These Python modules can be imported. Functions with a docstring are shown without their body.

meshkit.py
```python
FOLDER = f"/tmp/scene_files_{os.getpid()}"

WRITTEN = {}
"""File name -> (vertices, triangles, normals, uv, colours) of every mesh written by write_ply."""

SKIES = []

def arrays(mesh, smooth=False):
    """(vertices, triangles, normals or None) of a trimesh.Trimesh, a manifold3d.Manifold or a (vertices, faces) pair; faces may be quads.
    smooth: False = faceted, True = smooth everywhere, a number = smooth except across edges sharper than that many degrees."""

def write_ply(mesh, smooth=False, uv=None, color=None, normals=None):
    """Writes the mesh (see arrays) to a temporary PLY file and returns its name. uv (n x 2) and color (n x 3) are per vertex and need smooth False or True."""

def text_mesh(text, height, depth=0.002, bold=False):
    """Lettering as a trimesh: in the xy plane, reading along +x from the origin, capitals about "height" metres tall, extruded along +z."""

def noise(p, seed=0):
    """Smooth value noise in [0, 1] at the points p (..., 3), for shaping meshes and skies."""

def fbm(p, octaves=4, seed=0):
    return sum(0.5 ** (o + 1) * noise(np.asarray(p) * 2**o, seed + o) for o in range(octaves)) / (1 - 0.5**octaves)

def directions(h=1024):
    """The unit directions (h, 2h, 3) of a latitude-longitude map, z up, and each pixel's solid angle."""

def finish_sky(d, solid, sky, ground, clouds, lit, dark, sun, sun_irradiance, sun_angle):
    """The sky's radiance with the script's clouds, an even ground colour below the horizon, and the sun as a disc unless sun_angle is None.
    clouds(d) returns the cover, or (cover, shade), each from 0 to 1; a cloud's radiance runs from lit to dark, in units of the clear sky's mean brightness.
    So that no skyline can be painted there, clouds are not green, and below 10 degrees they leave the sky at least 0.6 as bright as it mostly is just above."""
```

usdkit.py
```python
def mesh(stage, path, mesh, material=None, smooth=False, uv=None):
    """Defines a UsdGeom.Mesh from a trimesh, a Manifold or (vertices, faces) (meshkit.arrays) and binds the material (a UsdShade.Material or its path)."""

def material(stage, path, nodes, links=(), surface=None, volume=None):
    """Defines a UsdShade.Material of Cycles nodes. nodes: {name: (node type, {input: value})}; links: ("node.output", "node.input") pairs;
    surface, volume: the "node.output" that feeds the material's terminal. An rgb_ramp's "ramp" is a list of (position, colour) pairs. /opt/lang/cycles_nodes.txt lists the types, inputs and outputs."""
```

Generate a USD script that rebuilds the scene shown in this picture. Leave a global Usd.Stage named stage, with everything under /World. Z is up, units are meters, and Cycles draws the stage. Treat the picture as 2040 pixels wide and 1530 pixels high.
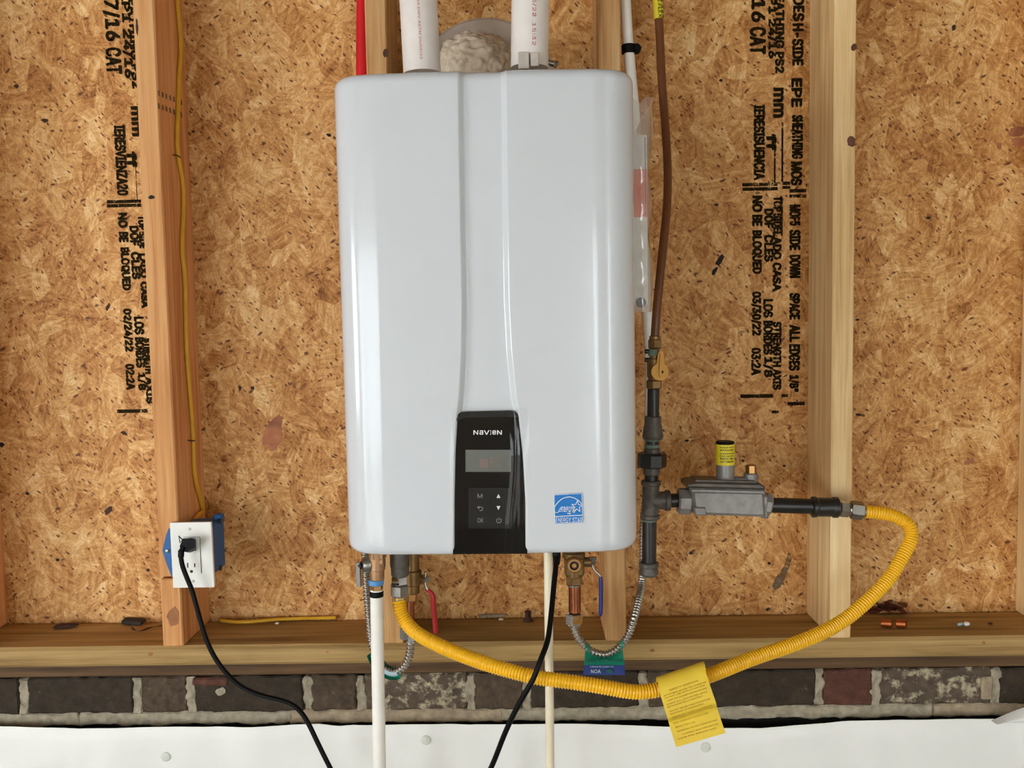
import math, numpy as np, trimesh, usdkit, meshkit
from manifold3d import Manifold
from shapely.geometry import Polygon, Point, LineString, box as sbox
from shapely import affinity
from scipy.interpolate import CubicSpline
from pxr import Usd, UsdGeom, UsdLux, Gf, Sdf, UsdShade

stage = Usd.Stage.CreateInMemory()
UsdGeom.SetStageUpAxis(stage, UsdGeom.Tokens.z)
UsdGeom.SetStageMetersPerUnit(stage, 1.0)
UsdGeom.Xform.Define(stage, '/World')
rng = np.random.default_rng(7)
A = np.array

# ------------------------------------------------------------------ camera, light, exposure
F = 1810.609                                   # focal length in pixels of the 2040 x 1530 frame
CAM = A([0.66263, -1.62056, 0.59482])
RX, RY, RZ = A([[0.9996677, -0.01900083, 0.01742004], [0.01764247, 0.99702249, 0.0750661], [-0.01879449, -0.07473373, 0.9970264]]).T
cam = UsdGeom.Camera.Define(stage, '/World/camera')
cam.AddTransformOp().Set(Gf.Matrix4d(*RX, 0, *RZ, 0, *(-RY), 0, *CAM, 1))
cam.CreateHorizontalApertureAttr(36.0); cam.CreateVerticalApertureAttr(27.0)
cam.CreateFocalLengthAttr(36.0 * F / 2040)
cam.CreateClippingRangeAttr(Gf.Vec2f(0.02, 100))
cam.CreateExposureAttr(1.36)

DOOR = (-3.4, -0.95, -0.93, 1.05, -4.6)             # garage door opening: x0, x1, z0, z1, y  (behind the camera, to the left)
dome = UsdLux.DomeLight.Define(stage, '/World/sky')
dome.CreateColorAttr(Gf.Vec3f(0.86, 0.94, 1.0)); dome.CreateIntensityAttr(1.0)
door_light = UsdLux.RectLight.Define(stage, '/World/door_daylight')
door_light.CreateWidthAttr(DOOR[1] - DOOR[0]); door_light.CreateHeightAttr(DOOR[3] - DOOR[2])
door_light.CreateColorAttr(Gf.Vec3f(0.90, 0.96, 1.0)); door_light.CreateIntensityAttr(12.5)
door_light.AddTransformOp().Set(Gf.Matrix4d(-1, 0, 0, 0, 0, 0, 1, 0, 0, 1, 0, 0, (DOOR[0] + DOOR[1]) / 2, DOOR[4] + 0.01, (DOOR[2] + DOOR[3]) / 2, 1))
WIN = (-3.4, -2.0, 0.05, 1.0)                  # window in the left wall: y0, y1, z0, z1 and its x below
WINX = -3.6
win_light = UsdLux.RectLight.Define(stage, '/World/window_daylight')
win_light.CreateWidthAttr(WIN[1] - WIN[0]); win_light.CreateHeightAttr(WIN[3] - WIN[2])
win_light.CreateColorAttr(Gf.Vec3f(0.90, 0.96, 1.0)); win_light.CreateIntensityAttr(6.0)
win_light.AddTransformOp().Set(Gf.Matrix4d(0, -1, 0, 0, 0, 0, 1, 0, -1, 0, 0, 0, WINX + 0.01, (WIN[0] + WIN[1]) / 2, (WIN[2] + WIN[3]) / 2, 1))

SIDE = (1.5, 2.45, -0.93, 1.1)                 # second opening in the front wall, right of the door, partly shaded outside
side_light = UsdLux.RectLight.Define(stage, '/World/side_door_daylight')
side_light.CreateWidthAttr(SIDE[1] - SIDE[0]); side_light.CreateHeightAttr(SIDE[3] - SIDE[2])
side_light.CreateColorAttr(Gf.Vec3f(1.0, 0.96, 0.90)); side_light.CreateIntensityAttr(6.0)
side_light.AddTransformOp().Set(Gf.Matrix4d(-1, 0, 0, 0, 0, 0, 1, 0, 0, 1, 0, 0, (SIDE[0] + SIDE[1]) / 2, DOOR[4] + 0.01, (SIDE[2] + SIDE[3]) / 2, 1))

# ------------------------------------------------------------------ measuring: a pixel's ray meets a real plane
def ray(u, v):
    return RX * (u - 1020) / F + RY - RZ * (v - 765) / F
def P(u, v, y):
    d = ray(u, v); return CAM + d * ((y - CAM[1]) / d[1])
def PX(u, v, x):
    d = ray(u, v); return CAM + d * ((x - CAM[0]) / d[0])
def PZ(u, v, z):
    d = ray(u, v); return CAM + d * ((z - CAM[2]) / d[2])
def mpp(y):
    return (y - CAM[1]) / F                    # metres per pixel at depth y

# ------------------------------------------------------------------ mesh helpers
def cat(*ms):
    out = []
    for m in ms:
        if isinstance(m, (list, tuple)) and not hasattr(m, 'vertices'): out += list(m)
        else: out.append(m)
    return trimesh.util.concatenate(out)
def bx(a, b, bev=0.0):
    a, b = np.minimum(a, b), np.maximum(a, b)
    if bev <= 0:
        m = trimesh.creation.box(b - a); m.apply_translation((A(a) + A(b)) / 2); return m
    p = []
    for k in range(3):
        for s in np.ndindex(2, 2, 2):
            q = [a[i] + bev if s[i] == 0 else b[i] - bev for i in range(3)]
            q[k] = a[k] if s[k] == 0 else b[k]; p.append(q)
    return trimesh.convex.convex_hull(A(p))
def unit(v):
    v = A(v, float); return v / np.linalg.norm(v)
def sweep(pts, r, sides=16, caps=True, squash=None):
    pts = A(pts, float); n = len(pts); r = np.broadcast_to(A(r, float), (n,))
    t = np.gradient(pts, axis=0); t /= np.linalg.norm(t, axis=1)[:, None]
    ref = A([0, 1, 0.]) if abs(t[0] @ A([0, 1, 0])) < .9 else A([1, 0, 0.])
    nrm = unit(ref - t[0] * (ref @ t[0])); ang = np.linspace(0, 2 * np.pi, sides, endpoint=False)
    rings = []
    for i in range(n):
        nrm = unit(nrm - t[i] * (nrm @ t[i])); b = np.cross(t[i], nrm)
        k = 1.0 if squash is None else squash
        rings.append(pts[i] + r[i] * (np.outer(np.cos(ang), nrm) + k * np.outer(np.sin(ang), b)))
    v = np.vstack(rings); f = []
    idx = np.arange(sides); nx = (idx + 1) % sides
    for i in range(n - 1):
        a, b = i * sides + idx, i * sides + nx
        c, d = a + sides, b + sides
        f += [np.c_[a, b, c], np.c_[b, d, c]]
    if caps:
        v = np.vstack([v, pts[:1], pts[-1:]]); e = (n - 1) * sides
        f += [np.c_[np.full(sides, len(v) - 2), nx, idx], np.c_[np.full(sides, len(v) - 1), e + idx, e + nx]]
    m = trimesh.Trimesh(v, np.vstack(f), process=False); m.fix_normals(); return m
def curve(ctrl, n=80, step=None):
    c = A(ctrl, float); d = np.r_[0, np.cumsum(np.linalg.norm(np.diff(c, axis=0), axis=1))]
    cs = CubicSpline(d, c, bc_type='natural'); t = np.linspace(0, d[-1], 600); p = cs(t)
    s = np.r_[0, np.cumsum(np.linalg.norm(np.diff(p, axis=0), axis=1))]
    if step: n = max(4, int(s[-1] / step))
    q = np.linspace(0, s[-1], n)
    return np.c_[[np.interp(q, s, p[:, k]) for k in range(3)]].T
def corrugated(ctrl, r, amp, pitch, sides=18, per=6):
    p = curve(ctrl, step=pitch / per); k = np.arange(len(p))
    return sweep(p, r - amp + amp * (0.5 + 0.5 * np.cos(2 * np.pi * k / per)) * 2 - amp * .5, sides)
def lathe(prof, p0, axis, sides=24, turn=0.0):
    """prof: (radius, distance along the axis)"""
    ax = unit(axis); ref = A([0, 1, 0.]) if abs(ax[1]) < .9 else A([1, 0, 0.])
    n = unit(ref - ax * (ref @ ax)); b = np.cross(ax, n); ang = np.linspace(0, 2 * np.pi, sides, endpoint=False) + turn
    v = np.vstack([A(p0) + ax * t + max(r, 1e-5) * (np.outer(np.cos(ang), n) + np.outer(np.sin(ang), b)) for r, t in prof])
    idx = np.arange(sides); nx = (idx + 1) % sides; f = []
    for i in range(len(prof) - 1):
        a, bb = i * sides + idx, i * sides + nx
        f += [np.c_[a, bb, a + sides], np.c_[bb, bb + sides, a + sides]]
    v = np.vstack([v, A(p0) + ax * prof[0][1], A(p0) + ax * prof[-1][1]]); e = (len(prof) - 1) * sides
    f += [np.c_[np.full(sides, len(v) - 2), nx, idx], np.c_[np.full(sides, len(v) - 1), e + idx, e + nx]]
    m = trimesh.Trimesh(v, np.vstack(f), process=False); m.fix_normals(); return m
def cyl(a, b, r, bev=None, sides=24, r2=None):
    a, b = A(a, float), A(b, float); L = np.linalg.norm(b - a); r2 = r if r2 is None else r2
    bev = min(r, r2) * .12 if bev is None else bev; bev = min(bev, L * .3)
    return lathe([(r - bev, 0), (r, bev), (r2, L - bev), (r2 - bev, L)], a, b - a, sides)
def hexnut(a, b, r, sides=6, turn=0.0):
    a, b = A(a, float), A(b, float); L = np.linalg.norm(b - a); e = min(r * .12, L * .2)
    return lathe([(r * .9, 0), (r, e), (r, L - e), (r * .9, L)], a, b - a, sides, turn)
def torus(c, axis, R, r, n=36, sides=10):
    ax = unit(axis); ref = A([0, 1, 0.]) if abs(ax[1]) < .9 else A([1, 0, 0.])
    n0 = unit(ref - ax * (ref @ ax)); b = np.cross(ax, n0); t = np.linspace(0, 2 * np.pi, n, endpoint=False)
    prof = [(R + r * math.cos(q), r * math.sin(q)) for q in np.linspace(0, 2 * np.pi, sides, endpoint=False)]
    v = np.vstack([A(c) + ax * h + rr * (np.outer(np.cos(t), n0) + np.outer(np.sin(t), b)) for rr, h in prof])
    i = np.arange(n); j = (i + 1) % n; f = []
    for k in range(sides):
        a0, b0 = k * n, ((k + 1) % sides) * n
        f += [np.c_[a0 + i, a0 + j, b0 + i], np.c_[a0 + j, b0 + j, b0 + i]]
    m = trimesh.Trimesh(v, np.vstack(f), process=False); m.fix_normals(); return m
def place(m, o, xd, yd):
    xd, yd = A(xd, float), A(yd, float); zd = unit(np.cross(xd, yd)); m = m.copy(); v = m.vertices
    m.vertices = A(o) + np.outer(v[:, 0], xd) + np.outer(v[:, 1], yd) + np.outer(v[:, 2], zd); return m
def ext(poly, depth, y, chamfer=0.0):
    """an xz outline extruded from its front plane y back by depth"""
    polys = getattr(poly, 'geoms', [poly]); out = []
    for g in polys:
        m = trimesh.creation.extrude_polygon(g, depth, engine='earcut')
        m.vertices = np.c_[m.vertices[:, 0], y + depth - m.vertices[:, 2], m.vertices[:, 1]]; m.fix_normals(); out.append(m)
    return cat(out)
def pxpoly(pts, y):
    return Polygon([(q[0], q[2]) for q in (P(u, v, y) for u, v in pts)])
def text(s, h=1.0, depth=.0003, bold=False):
    return meshkit.text_mesh(s, h, depth, bold)
def text_in(s, u0, v0, u1, v1, y, depth=.0004, bold=False, shear=0.0):
    """text filling a pixel rectangle on the plane y, reading to the right"""
    m = text(s, 1.0, depth, bold); lo, hi = m.bounds
    o, bx_, by_ = P(u0, v1, y), P(u1, v1, y), P(u0, v0, y)
    xd, yd = bx_ - o, by_ - o
    v = m.vertices.copy(); a = (v[:, 0] - lo[0]) / (hi[0] - lo[0]); b = (v[:, 1] - lo[1]) / (hi[1] - lo[1])
    m.vertices = np.c_[a + shear * b, b, v[:, 2]]
    return place(m, o, xd, yd)
def text_down(s, u0, v0, u1, v1, y, depth=.0004, bold=True):
    """text reading downwards, letter tops to the right, from (u0, v0) to (u1, v1)"""
    m = text(s, 1.0, depth, bold); lo, hi = m.bounds
    o = P(u0, v0, y); L = o[2] - P(u0, v1, y)[2]; W = P(u1, v0, y)[0] - o[0]
    v = m.vertices.copy()
    m.vertices = np.c_[(v[:, 0] - lo[0]) / (hi[0] - lo[0]), (v[:, 1] - lo[1]) / (hi[1] - lo[1]), v[:, 2]]
    return place(m, o, [0, 0, -L], [W, 0, 0])
def strip(pts2, w, y, depth=.0004):
    """a flat line of width w along world xz points"""
    return ext(LineString(pts2).buffer(w / 2, cap_style=2), depth, y)
def xz(u, v, y):
    q = P(u, v, y); return (q[0], q[2])

# ------------------------------------------------------------------ scene tree helpers
BASE = {}
def numbered(parent, name):
    k, n = 0, name
    while stage.GetPrimAtPath(f'{parent}/{n}').IsValid():
        k += 1; n = f'{name}_{k:03d}'
    return f'{parent}/{n}'
def keys(prim, label=None, cat_=None, group=None, kind=None):
    for k, val in (('label', label), ('category', cat_), ('group', group), ('kind', kind)):
        if val: prim.SetCustomDataByKey(k, val)
    return prim
def thing(name, label, category, base, group=None):
    path = numbered('/World', name); x = UsdGeom.Xform.Define(stage, path)
    x.AddTranslateOp().Set(Gf.Vec3d(*map(float, base))); BASE[path] = A(base, float)
    keys(x.GetPrim(), label, category, group); return path
def obj(name, mesh, mat, parent='/World', smooth=32, label=None, kind=None):
    path = numbered(parent, name); base = BASE.get(parent, A([0, 0, 0.])); BASE[path] = base
    v, f, n = meshkit.arrays(mesh)
    usdkit.mesh(stage, path, (v - base, f), MAT[mat], smooth=smooth)
    keys(stage.GetPrimAtPath(path), label, None, None, kind); return path
def solo(name, mesh, mat, label, category, smooth=32, group=None, kind=None):
    """a thing that is one mesh"""
    c = A([(mesh.bounds[0][0] + mesh.bounds[1][0]) / 2, (mesh.bounds[0][1] + mesh.bounds[1][1]) / 2, mesh.bounds[0][2]])
    path = numbered('/World', name); v, f, n = meshkit.arrays(mesh)
    g = usdkit.mesh(stage, path, (v - c, f), MAT[mat], smooth=smooth); g.AddTranslateOp().Set(Gf.Vec3d(*map(float, c))); BASE[path] = c
    keys(g.GetPrim(), label, category, group, kind); return path
def struct(name, mesh, mat, smooth=False):
    path = f'/World/{name}'; v, f, n = meshkit.arrays(mesh)
    usdkit.mesh(stage, path, (v, f), MAT[mat], smooth=smooth); BASE[path] = A([0, 0, 0.])
    stage.GetPrimAtPath(path).SetCustomDataByKey('kind', 'structure'); return path

# ------------------------------------------------------------------ materials
UsdGeom.Scope.Define(stage, '/World/Looks')
MAT = {}
def lin(c):
    c = A(c, float) / 255; return np.where(c <= .04045, c / 12.92, ((c + .055) / 1.055) ** 2.4)
def look(name, nodes, links, surface='p.BSDF'):
    MAT[name] = usdkit.material(stage, '/World/Looks/' + name, nodes, links, surface=surface)
def plain(name, rgb, rough=.5, metallic=0.0, vary=.06, scale=40, bump=0.0, **kw):
    c = lin(rgb)
    nodes = {'t': ('texture_coordinate', {}), 'n': ('noise_texture', {'scale': scale, 'detail': 4.0}),
             'r': ('rgb_ramp', {'ramp': [(.25, np.clip(c * (1 - vary * 2), 0, 1)), (.75, np.clip(c * (1 + vary * 2), 0, 1))]}),
             'p': ('principled_bsdf', {'roughness': rough, 'metallic': metallic, **kw})}
    links = [('t.object', 'n.vector'), ('n.fac', 'r.fac'), ('r.color', 'p.base_color')]
    if bump:
        nodes['b'] = ('bump', {'strength': bump, 'distance': .001}); links += [('n.fac', 'b.height'), ('b.normal', 'p.normal')]
    look(name, nodes, links)

def wood(name, dark, mid, light, grain='z', rough=.75, offset=(0, 0, 0)):
    s = {'z': (55, 55, 2.2), 'x': (2.2, 55, 55)}[grain]; s2 = {'z': (420, 420, 9), 'x': (9, 420, 420)}[grain]
    s3 = {'z': (9, 9, 3.2), 'x': (3.2, 9, 9)}[grain]
    look(name, {
        't': ('geometry', {}), 'm': ('mapping', {'scale': s, 'location': offset}), 'n': ('noise_texture', {'scale': 1.0, 'detail': 5.0, 'roughness': .6, 'distortion': .4}),
        'm2': ('mapping', {'scale': s2, 'location': offset}), 'n2': ('noise_texture', {'scale': 1.0, 'detail': 3.0}),
        'm3': ('mapping', {'scale': s3, 'location': offset}), 'n3': ('noise_texture', {'scale': 1.0, 'detail': 3.0}),
        'r': ('rgb_ramp', {'ramp': [(.28, lin(dark)), (.5, lin(mid)), (.72, lin(light))]}),
        'x1': ('math', {'math_type': 'multiply_add', 'value2': .28, 'value3': -.14}), 'x2': ('math', {'math_type': 'multiply_add', 'value2': .5, 'value3': -.25}),
        'a1': ('math', {'math_type': 'add'}), 'a2': ('math', {'math_type': 'add'}),
        'b': ('bump', {'strength': .25, 'distance': .0008}), 'p': ('principled_bsdf', {'roughness': rough, 'specular_ior_level': .3})},
        [('t.position', 'm.vector'), ('m.vector', 'n.vector'), ('t.position', 'm2.vector'), ('m2.vector', 'n2.vector'), ('t.position', 'm3.vector'), ('m3.vector', 'n3.vector'),
         ('n2.fac', 'x1.value1'), ('n3.fac', 'x2.value1'), ('n.fac', 'a1.value1'), ('x1.value', 'a1.value2'), ('a1.value', 'a2.value1'), ('x2.value', 'a2.value2'),
         ('a2.value', 'r.fac'), ('r.color', 'p.base_color'), ('n2.fac', 'b.height'), ('b.normal', 'p.normal')])

wood('wood_orange', (186, 120, 68), (218, 158, 100), (230, 180, 124), 'z')
wood('wood_tan', (166, 116, 68), (205, 158, 104), (220, 180, 128), 'z', offset=(3, 1, 5))
wood('wood_pale', (204, 162, 106), (234, 198, 142), (246, 220, 170), 'z', offset=(7, 2, 1))
wood('wood_plate', (128, 98, 56), (170, 138, 86), (192, 160, 106), 'x', offset=(1, 4, 2))
wood('wood_sill', (62, 44, 28), (92, 68, 44), (112, 84, 56), 'x', offset=(6, 4, 9))
wood('wood_room', (150, 110, 66), (184, 142, 92), (204, 166, 116), 'z', offset=(2, 8, 3))

def osb(name):
    n = {'g': ('geometry', {}),
         'wn': ('noise_texture', {'scale': 9.0, 'detail': 2.0}), 'ws': ('vector_math', {'math_type': 'multiply_add', 'vector2': (.05, .05, .05)}),
         'p': ('principled_bsdf', {'roughness': .62, 'specular_ior_level': .3})}
    l = [('g.position', 'wn.vector'), ('wn.color', 'ws.vector1'), ('g.position', 'ws.vector3')]
    def layer(k, scale, along, across, seed):
        n.update({f'v{k}': ('voronoi_texture', {'scale': scale, 'randomness': 1.0}), f's{k}': ('separate_color', {}), f'o{k}': ('mapping', {'location': (seed, seed * .7, seed * .3), 'scale': (1, 1, .7)}),
                  f'a{k}': ('math', {'math_type': 'multiply', 'value2': 6.28}), f'r{k}': ('vector_rotate', {'rotate_type': 'y_axis'}),
                  f'm{k}': ('mapping', {'scale': (along, 1, across)}), f'n{k}': ('noise_texture', {'scale': 1.0, 'detail': 3.0, 'roughness': .6})})
        l.extend([('ws.vector', f'o{k}.vector'), (f'o{k}.vector', f'v{k}.vector'), (f'v{k}.color', f's{k}.color'), (f's{k}.r', f'a{k}.value1'),
                  ('g.position', f'r{k}.vector'), (f'a{k}.value', f'r{k}.angle'), (f'r{k}.vector', f'm{k}.vector'), (f'm{k}.vector', f'n{k}.vector')])
    layer(1, 30, 14, 150, 1.3); layer(2, 95, 40, 330, 4.7); layer(3, 17, 9, 90, 8.1)
    # tone = streaks of three flake sizes + each flake's own tone
    n.update({'t0': ('noise_texture', {'scale': 7.0, 'detail': 3.0}),
              'e1': ('math', {'math_type': 'multiply', 'value2': .30}), 'e2': ('math', {'math_type': 'multiply_add', 'value2': .34}), 'e3': ('math', {'math_type': 'multiply_add', 'value2': .26}),
              'e4': ('math', {'math_type': 'multiply_add', 'value2': .11}), 'e5': ('math', {'math_type': 'multiply_add', 'value2': .05}), 'e6': ('math', {'math_type': 'multiply_add', 'value2': .24}),
              'ramp': ('rgb_ramp', {'ramp': [(.48, lin((134, 82, 38))), (.575, lin((186, 127, 66))), (.645, lin((208, 153, 90))), (.715, lin((228, 180, 116))), (.80, lin((244, 210, 152)))]})})
    l.extend([('n1.fac', 'e1.value1'), ('n2.fac', 'e2.value1'), ('e1.value', 'e2.value3'), ('n3.fac', 'e3.value1'), ('e2.value', 'e3.value3'),
              ('s1.g', 'e4.value1'), ('e3.value', 'e4.value3'), ('s2.g', 'e5.value1'), ('e4.value', 'e5.value3'), ('g.position', 't0.vector'), ('t0.fac', 'e6.value1'), ('e5.value', 'e6.value3'), ('e6.value', 'ramp.fac')])
    # dark bark specks: some cells carry one, slanted and elongated
    def specks(k, scale, stretch, keep, size, seed):
        n.update({f'kr{k}': ('vector_rotate', {'rotate_type': 'y_axis', 'angle': seed * .9 - 2.6}), f'km{k}': ('mapping', {'scale': (stretch, 1, 1), 'location': (seed, seed, seed)}),
                  f'kv{k}': ('voronoi_texture', {'scale': scale, 'randomness': 1.0}), f'ks{k}': ('separate_color', {}),
                  f'kl{k}': ('math', {'math_type': 'less_than', 'value2': keep}),
                  f'kd{k}': ('map_range', {'from_min': size * .5, 'from_max': size, 'to_min': 1.0, 'to_max': 0.0, 'clamp': True}), f'kx{k}': ('math', {'math_type': 'multiply'}),
                  f'kc{k}': ('mix', {'color2': tuple(lin((112, 66, 32)))})})
        l.extend([('ws.vector', f'kr{k}.vector'), (f'kr{k}.vector', f'km{k}.vector'), (f'km{k}.vector', f'kv{k}.vector'), (f'kv{k}.color', f'ks{k}.color'), (f'ks{k}.r', f'kl{k}.value1'),
                  (f'kv{k}.distance', f'kd{k}.value'), (f'kd{k}.result', f'kx{k}.value1'), (f'kl{k}.value', f'kx{k}.value2'), (f'kx{k}.value', f'kc{k}.fac')])
    specks(1, 165, .42, .30, .36, 2.0); specks(2, 72, .45, .16, .24, 3.4)
    l.extend([('ramp.color', 'kc1.color1'), ('kc1.color', 'kc2.color1'), ('kc2.color', 'p.base_color')])
    n['b'] = ('bump', {'strength': .35, 'distance': .001}); l.extend([('e5.value', 'b.height'), ('b.normal', 'p.normal')])
    look(name, n, l)
osb('osb')

# stencil ink: worn away in places
look('ink', {'g': ('geometry', {}), 'n': ('noise_texture', {'scale': 420.0, 'detail': 2.0}), 'n2': ('noise_texture', {'scale': 90.0, 'detail': 2.0}), 'ad': ('math', {'math_type': 'add'}),
             'm': ('map_range', {'from_min': .78, 'from_max': .92, 'to_min': 0.0, 'to_max': .92, 'clamp': True}),
             'tr': ('transparent_bsdf', {}), 'd': ('diffuse_bsdf', {'color': tuple(lin((44, 36, 22)))}), 'mx': ('mix_closure', {})},
     [('g.position', 'n.vector'), ('g.position', 'n2.vector'), ('n.fac', 'ad.value1'), ('n2.fac', 'ad.value2'), ('ad.value', 'm.value'), ('m.result', 'mx.fac'), ('tr.BSDF', 'mx.closure1'), ('d.BSDF', 'mx.closure2')], 'mx.closure')
look('smear', {'g': ('geometry', {}), 'n': ('noise_texture', {'scale': 160.0, 'detail': 3.0}), 'm': ('map_range', {'from_min': .36, 'from_max': .56, 'to_min': 0.1, 'to_max': .85, 'clamp': True}),
             'tr': ('transparent_bsdf', {}), 'd': ('diffuse_bsdf', {'color': tuple(lin((128, 112, 92)))}), 'mx': ('mix_closure', {})},
     [('g.position', 'n.vector'), ('n.fac', 'm.value'), ('m.result', 'mx.fac'), ('tr.BSDF', 'mx.closure1'), ('d.BSDF', 'mx.closure2')], 'mx.closure')
look('clear_film', {'lw': ('layer_weight', {'blend': .5}), 'pw': ('math', {'math_type': 'power', 'value2': 4.0}), 'f': ('math', {'math_type': 'multiply_add', 'value2': .5, 'value3': .010}), 'tr': ('transparent_bsdf', {'color': (.99, .99, .99)}), 'gl': ('glossy_bsdf', {'color': (1, 1, 1), 'roughness': .05}), 'mx': ('mix_closure', {})},
     [('lw.facing', 'pw.value1'), ('pw.value', 'f.value1'), ('f.value', 'mx.fac'), ('tr.BSDF', 'mx.closure1'), ('gl.BSDF', 'mx.closure2')], 'mx.closure')
look('bag_film', {'d': ('diffuse_bsdf', {'color': (.85, .82, .78)}), 'tr': ('transparent_bsdf', {'color': (.97, .97, .97)}), 'gl': ('glossy_bsdf', {'color': (1, 1, 1), 'roughness': .12}),
                  'lw': ('layer_weight', {'blend': .5}), 'pw': ('math', {'math_type': 'power', 'value2': 4.0}), 'f': ('math', {'math_type': 'multiply_add', 'value2': .5, 'value3': .035}), 'm1': ('mix_closure', {'fac': .10}), 'm2': ('mix_closure', {})},
     [('tr.BSDF', 'm1.closure1'), ('d.BSDF', 'm1.closure2'), ('lw.facing', 'pw.value1'), ('pw.value', 'f.value1'), ('f.value', 'm2.fac'), ('m1.closure', 'm2.closure1'), ('gl.BSDF', 'm2.closure2')], 'm2.closure')
plain('heater_white', (215, 219, 222), .16, vary=.004, specular_ior_level=.45, coat_weight=.15, coat_roughness=.04)
plain('heater_steel', (190, 190, 188), .4, vary=.02)
plain('panel_black', (11, 9, 9), .10, vary=.1, specular_ior_level=.28)
plain('panel_key', (30, 29, 29), .25, vary=.05, specular_ior_level=.35)
plain('lcd', (112, 114, 108), .2, vary=.03)
plain('lcd_segment', (128, 112, 104), .3)
plain('print_white', (232, 234, 232), .5, vary=.01)
plain('print_grey', (150, 150, 148), .5, vary=.02)
plain('label_blue', (0, 116, 196), .4, vary=.02)
plain('pvc_white', (240, 233, 226), .35, vary=.02)
plain('pipe_white', (248, 244, 234), .35, vary=.02)
plain('pvc_cream', (238, 226, 196), .35, vary=.02)
plain('pex_red', (208, 22, 34), .32, vary=.03)
plain('pvc_print', (196, 110, 104), .6)
plain('collar_grey', (206, 196, 184), .5)
plain('flange_white', (186, 172, 156), .5, vary=.05)
plain('foam', (206, 190, 166), .85, vary=.12, scale=90, bump=.6)
plain('steel', (186, 182, 174), .3, metallic=1.0, vary=.05)
plain('chrome', (226, 228, 230), .14, metallic=1.0, vary=.02)
plain('steel_dull', (150, 146, 138), .38, metallic=1.0, vary=.1)
plain('zinc_cast', (142, 138, 134), .45, metallic=.35, vary=.12, scale=60, bump=.15)
plain('zinc_dark', (96, 89, 82), .45, metallic=.4, vary=.12)
plain('iron_black', (34, 31, 28), .36, vary=.2, specular_ior_level=.5)
plain('iron_grey', (92, 86, 78), .5, metallic=.2, vary=.15, scale=120, bump=.2)
plain('brass', (176, 132, 82), .34, metallic=.9, vary=.12)
plain('brass_dark', (128, 100, 62), .42, metallic=.8, vary=.2)
plain('bronze', (176, 136, 100), .45, metallic=.7, vary=.12)
plain('copper', (170, 106, 76), .26, metallic=1.0, vary=.15)
plain('copper_bright', (190, 110, 66), .5, metallic=1.0, vary=.1)
plain('sealant_green', (104, 124, 108), .7, vary=.2)
plain('brown_coat', (112, 64, 30), .35, vary=.06)
plain('yellow_hose', (250, 190, 26), .38, vary=.02)
plain('yellow_tag', (253, 214, 66), .5, vary=.03)
plain('tag_print', (176, 134, 34), .6)
plain('yellow_handle', (226, 162, 20), .45, vary=.04)
plain('yellow_label', (232, 212, 40), .5, vary=.03)
plain('yellow_cable', (222, 172, 40), .5, vary=.05)
plain('print_black', (36, 32, 24), .6)
plain('rubber_black', (8, 7, 7), .5, vary=.1, specular_ior_level=.16)
plain('handle_red', (176, 26, 28), .4, vary=.05)
plain('handle_blue', (26, 44, 118), .4, vary=.05)
plain('ring_blue', (84, 148, 206), .45)
plain('box_blue', (20, 92, 156), .5, vary=.08)
plain('plate_white', (238, 236, 228), .3, vary=.01)
plain('slot_dark', (38, 34, 30), .6)
plain('tag_teal', (24, 148, 118), .45, vary=.08)
plain('tag_navy', (16, 46, 122), .45, vary=.05)
plain('tag_pale', (170, 190, 196), .5)
plain('tag_dark', (12, 84, 84), .5)
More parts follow.
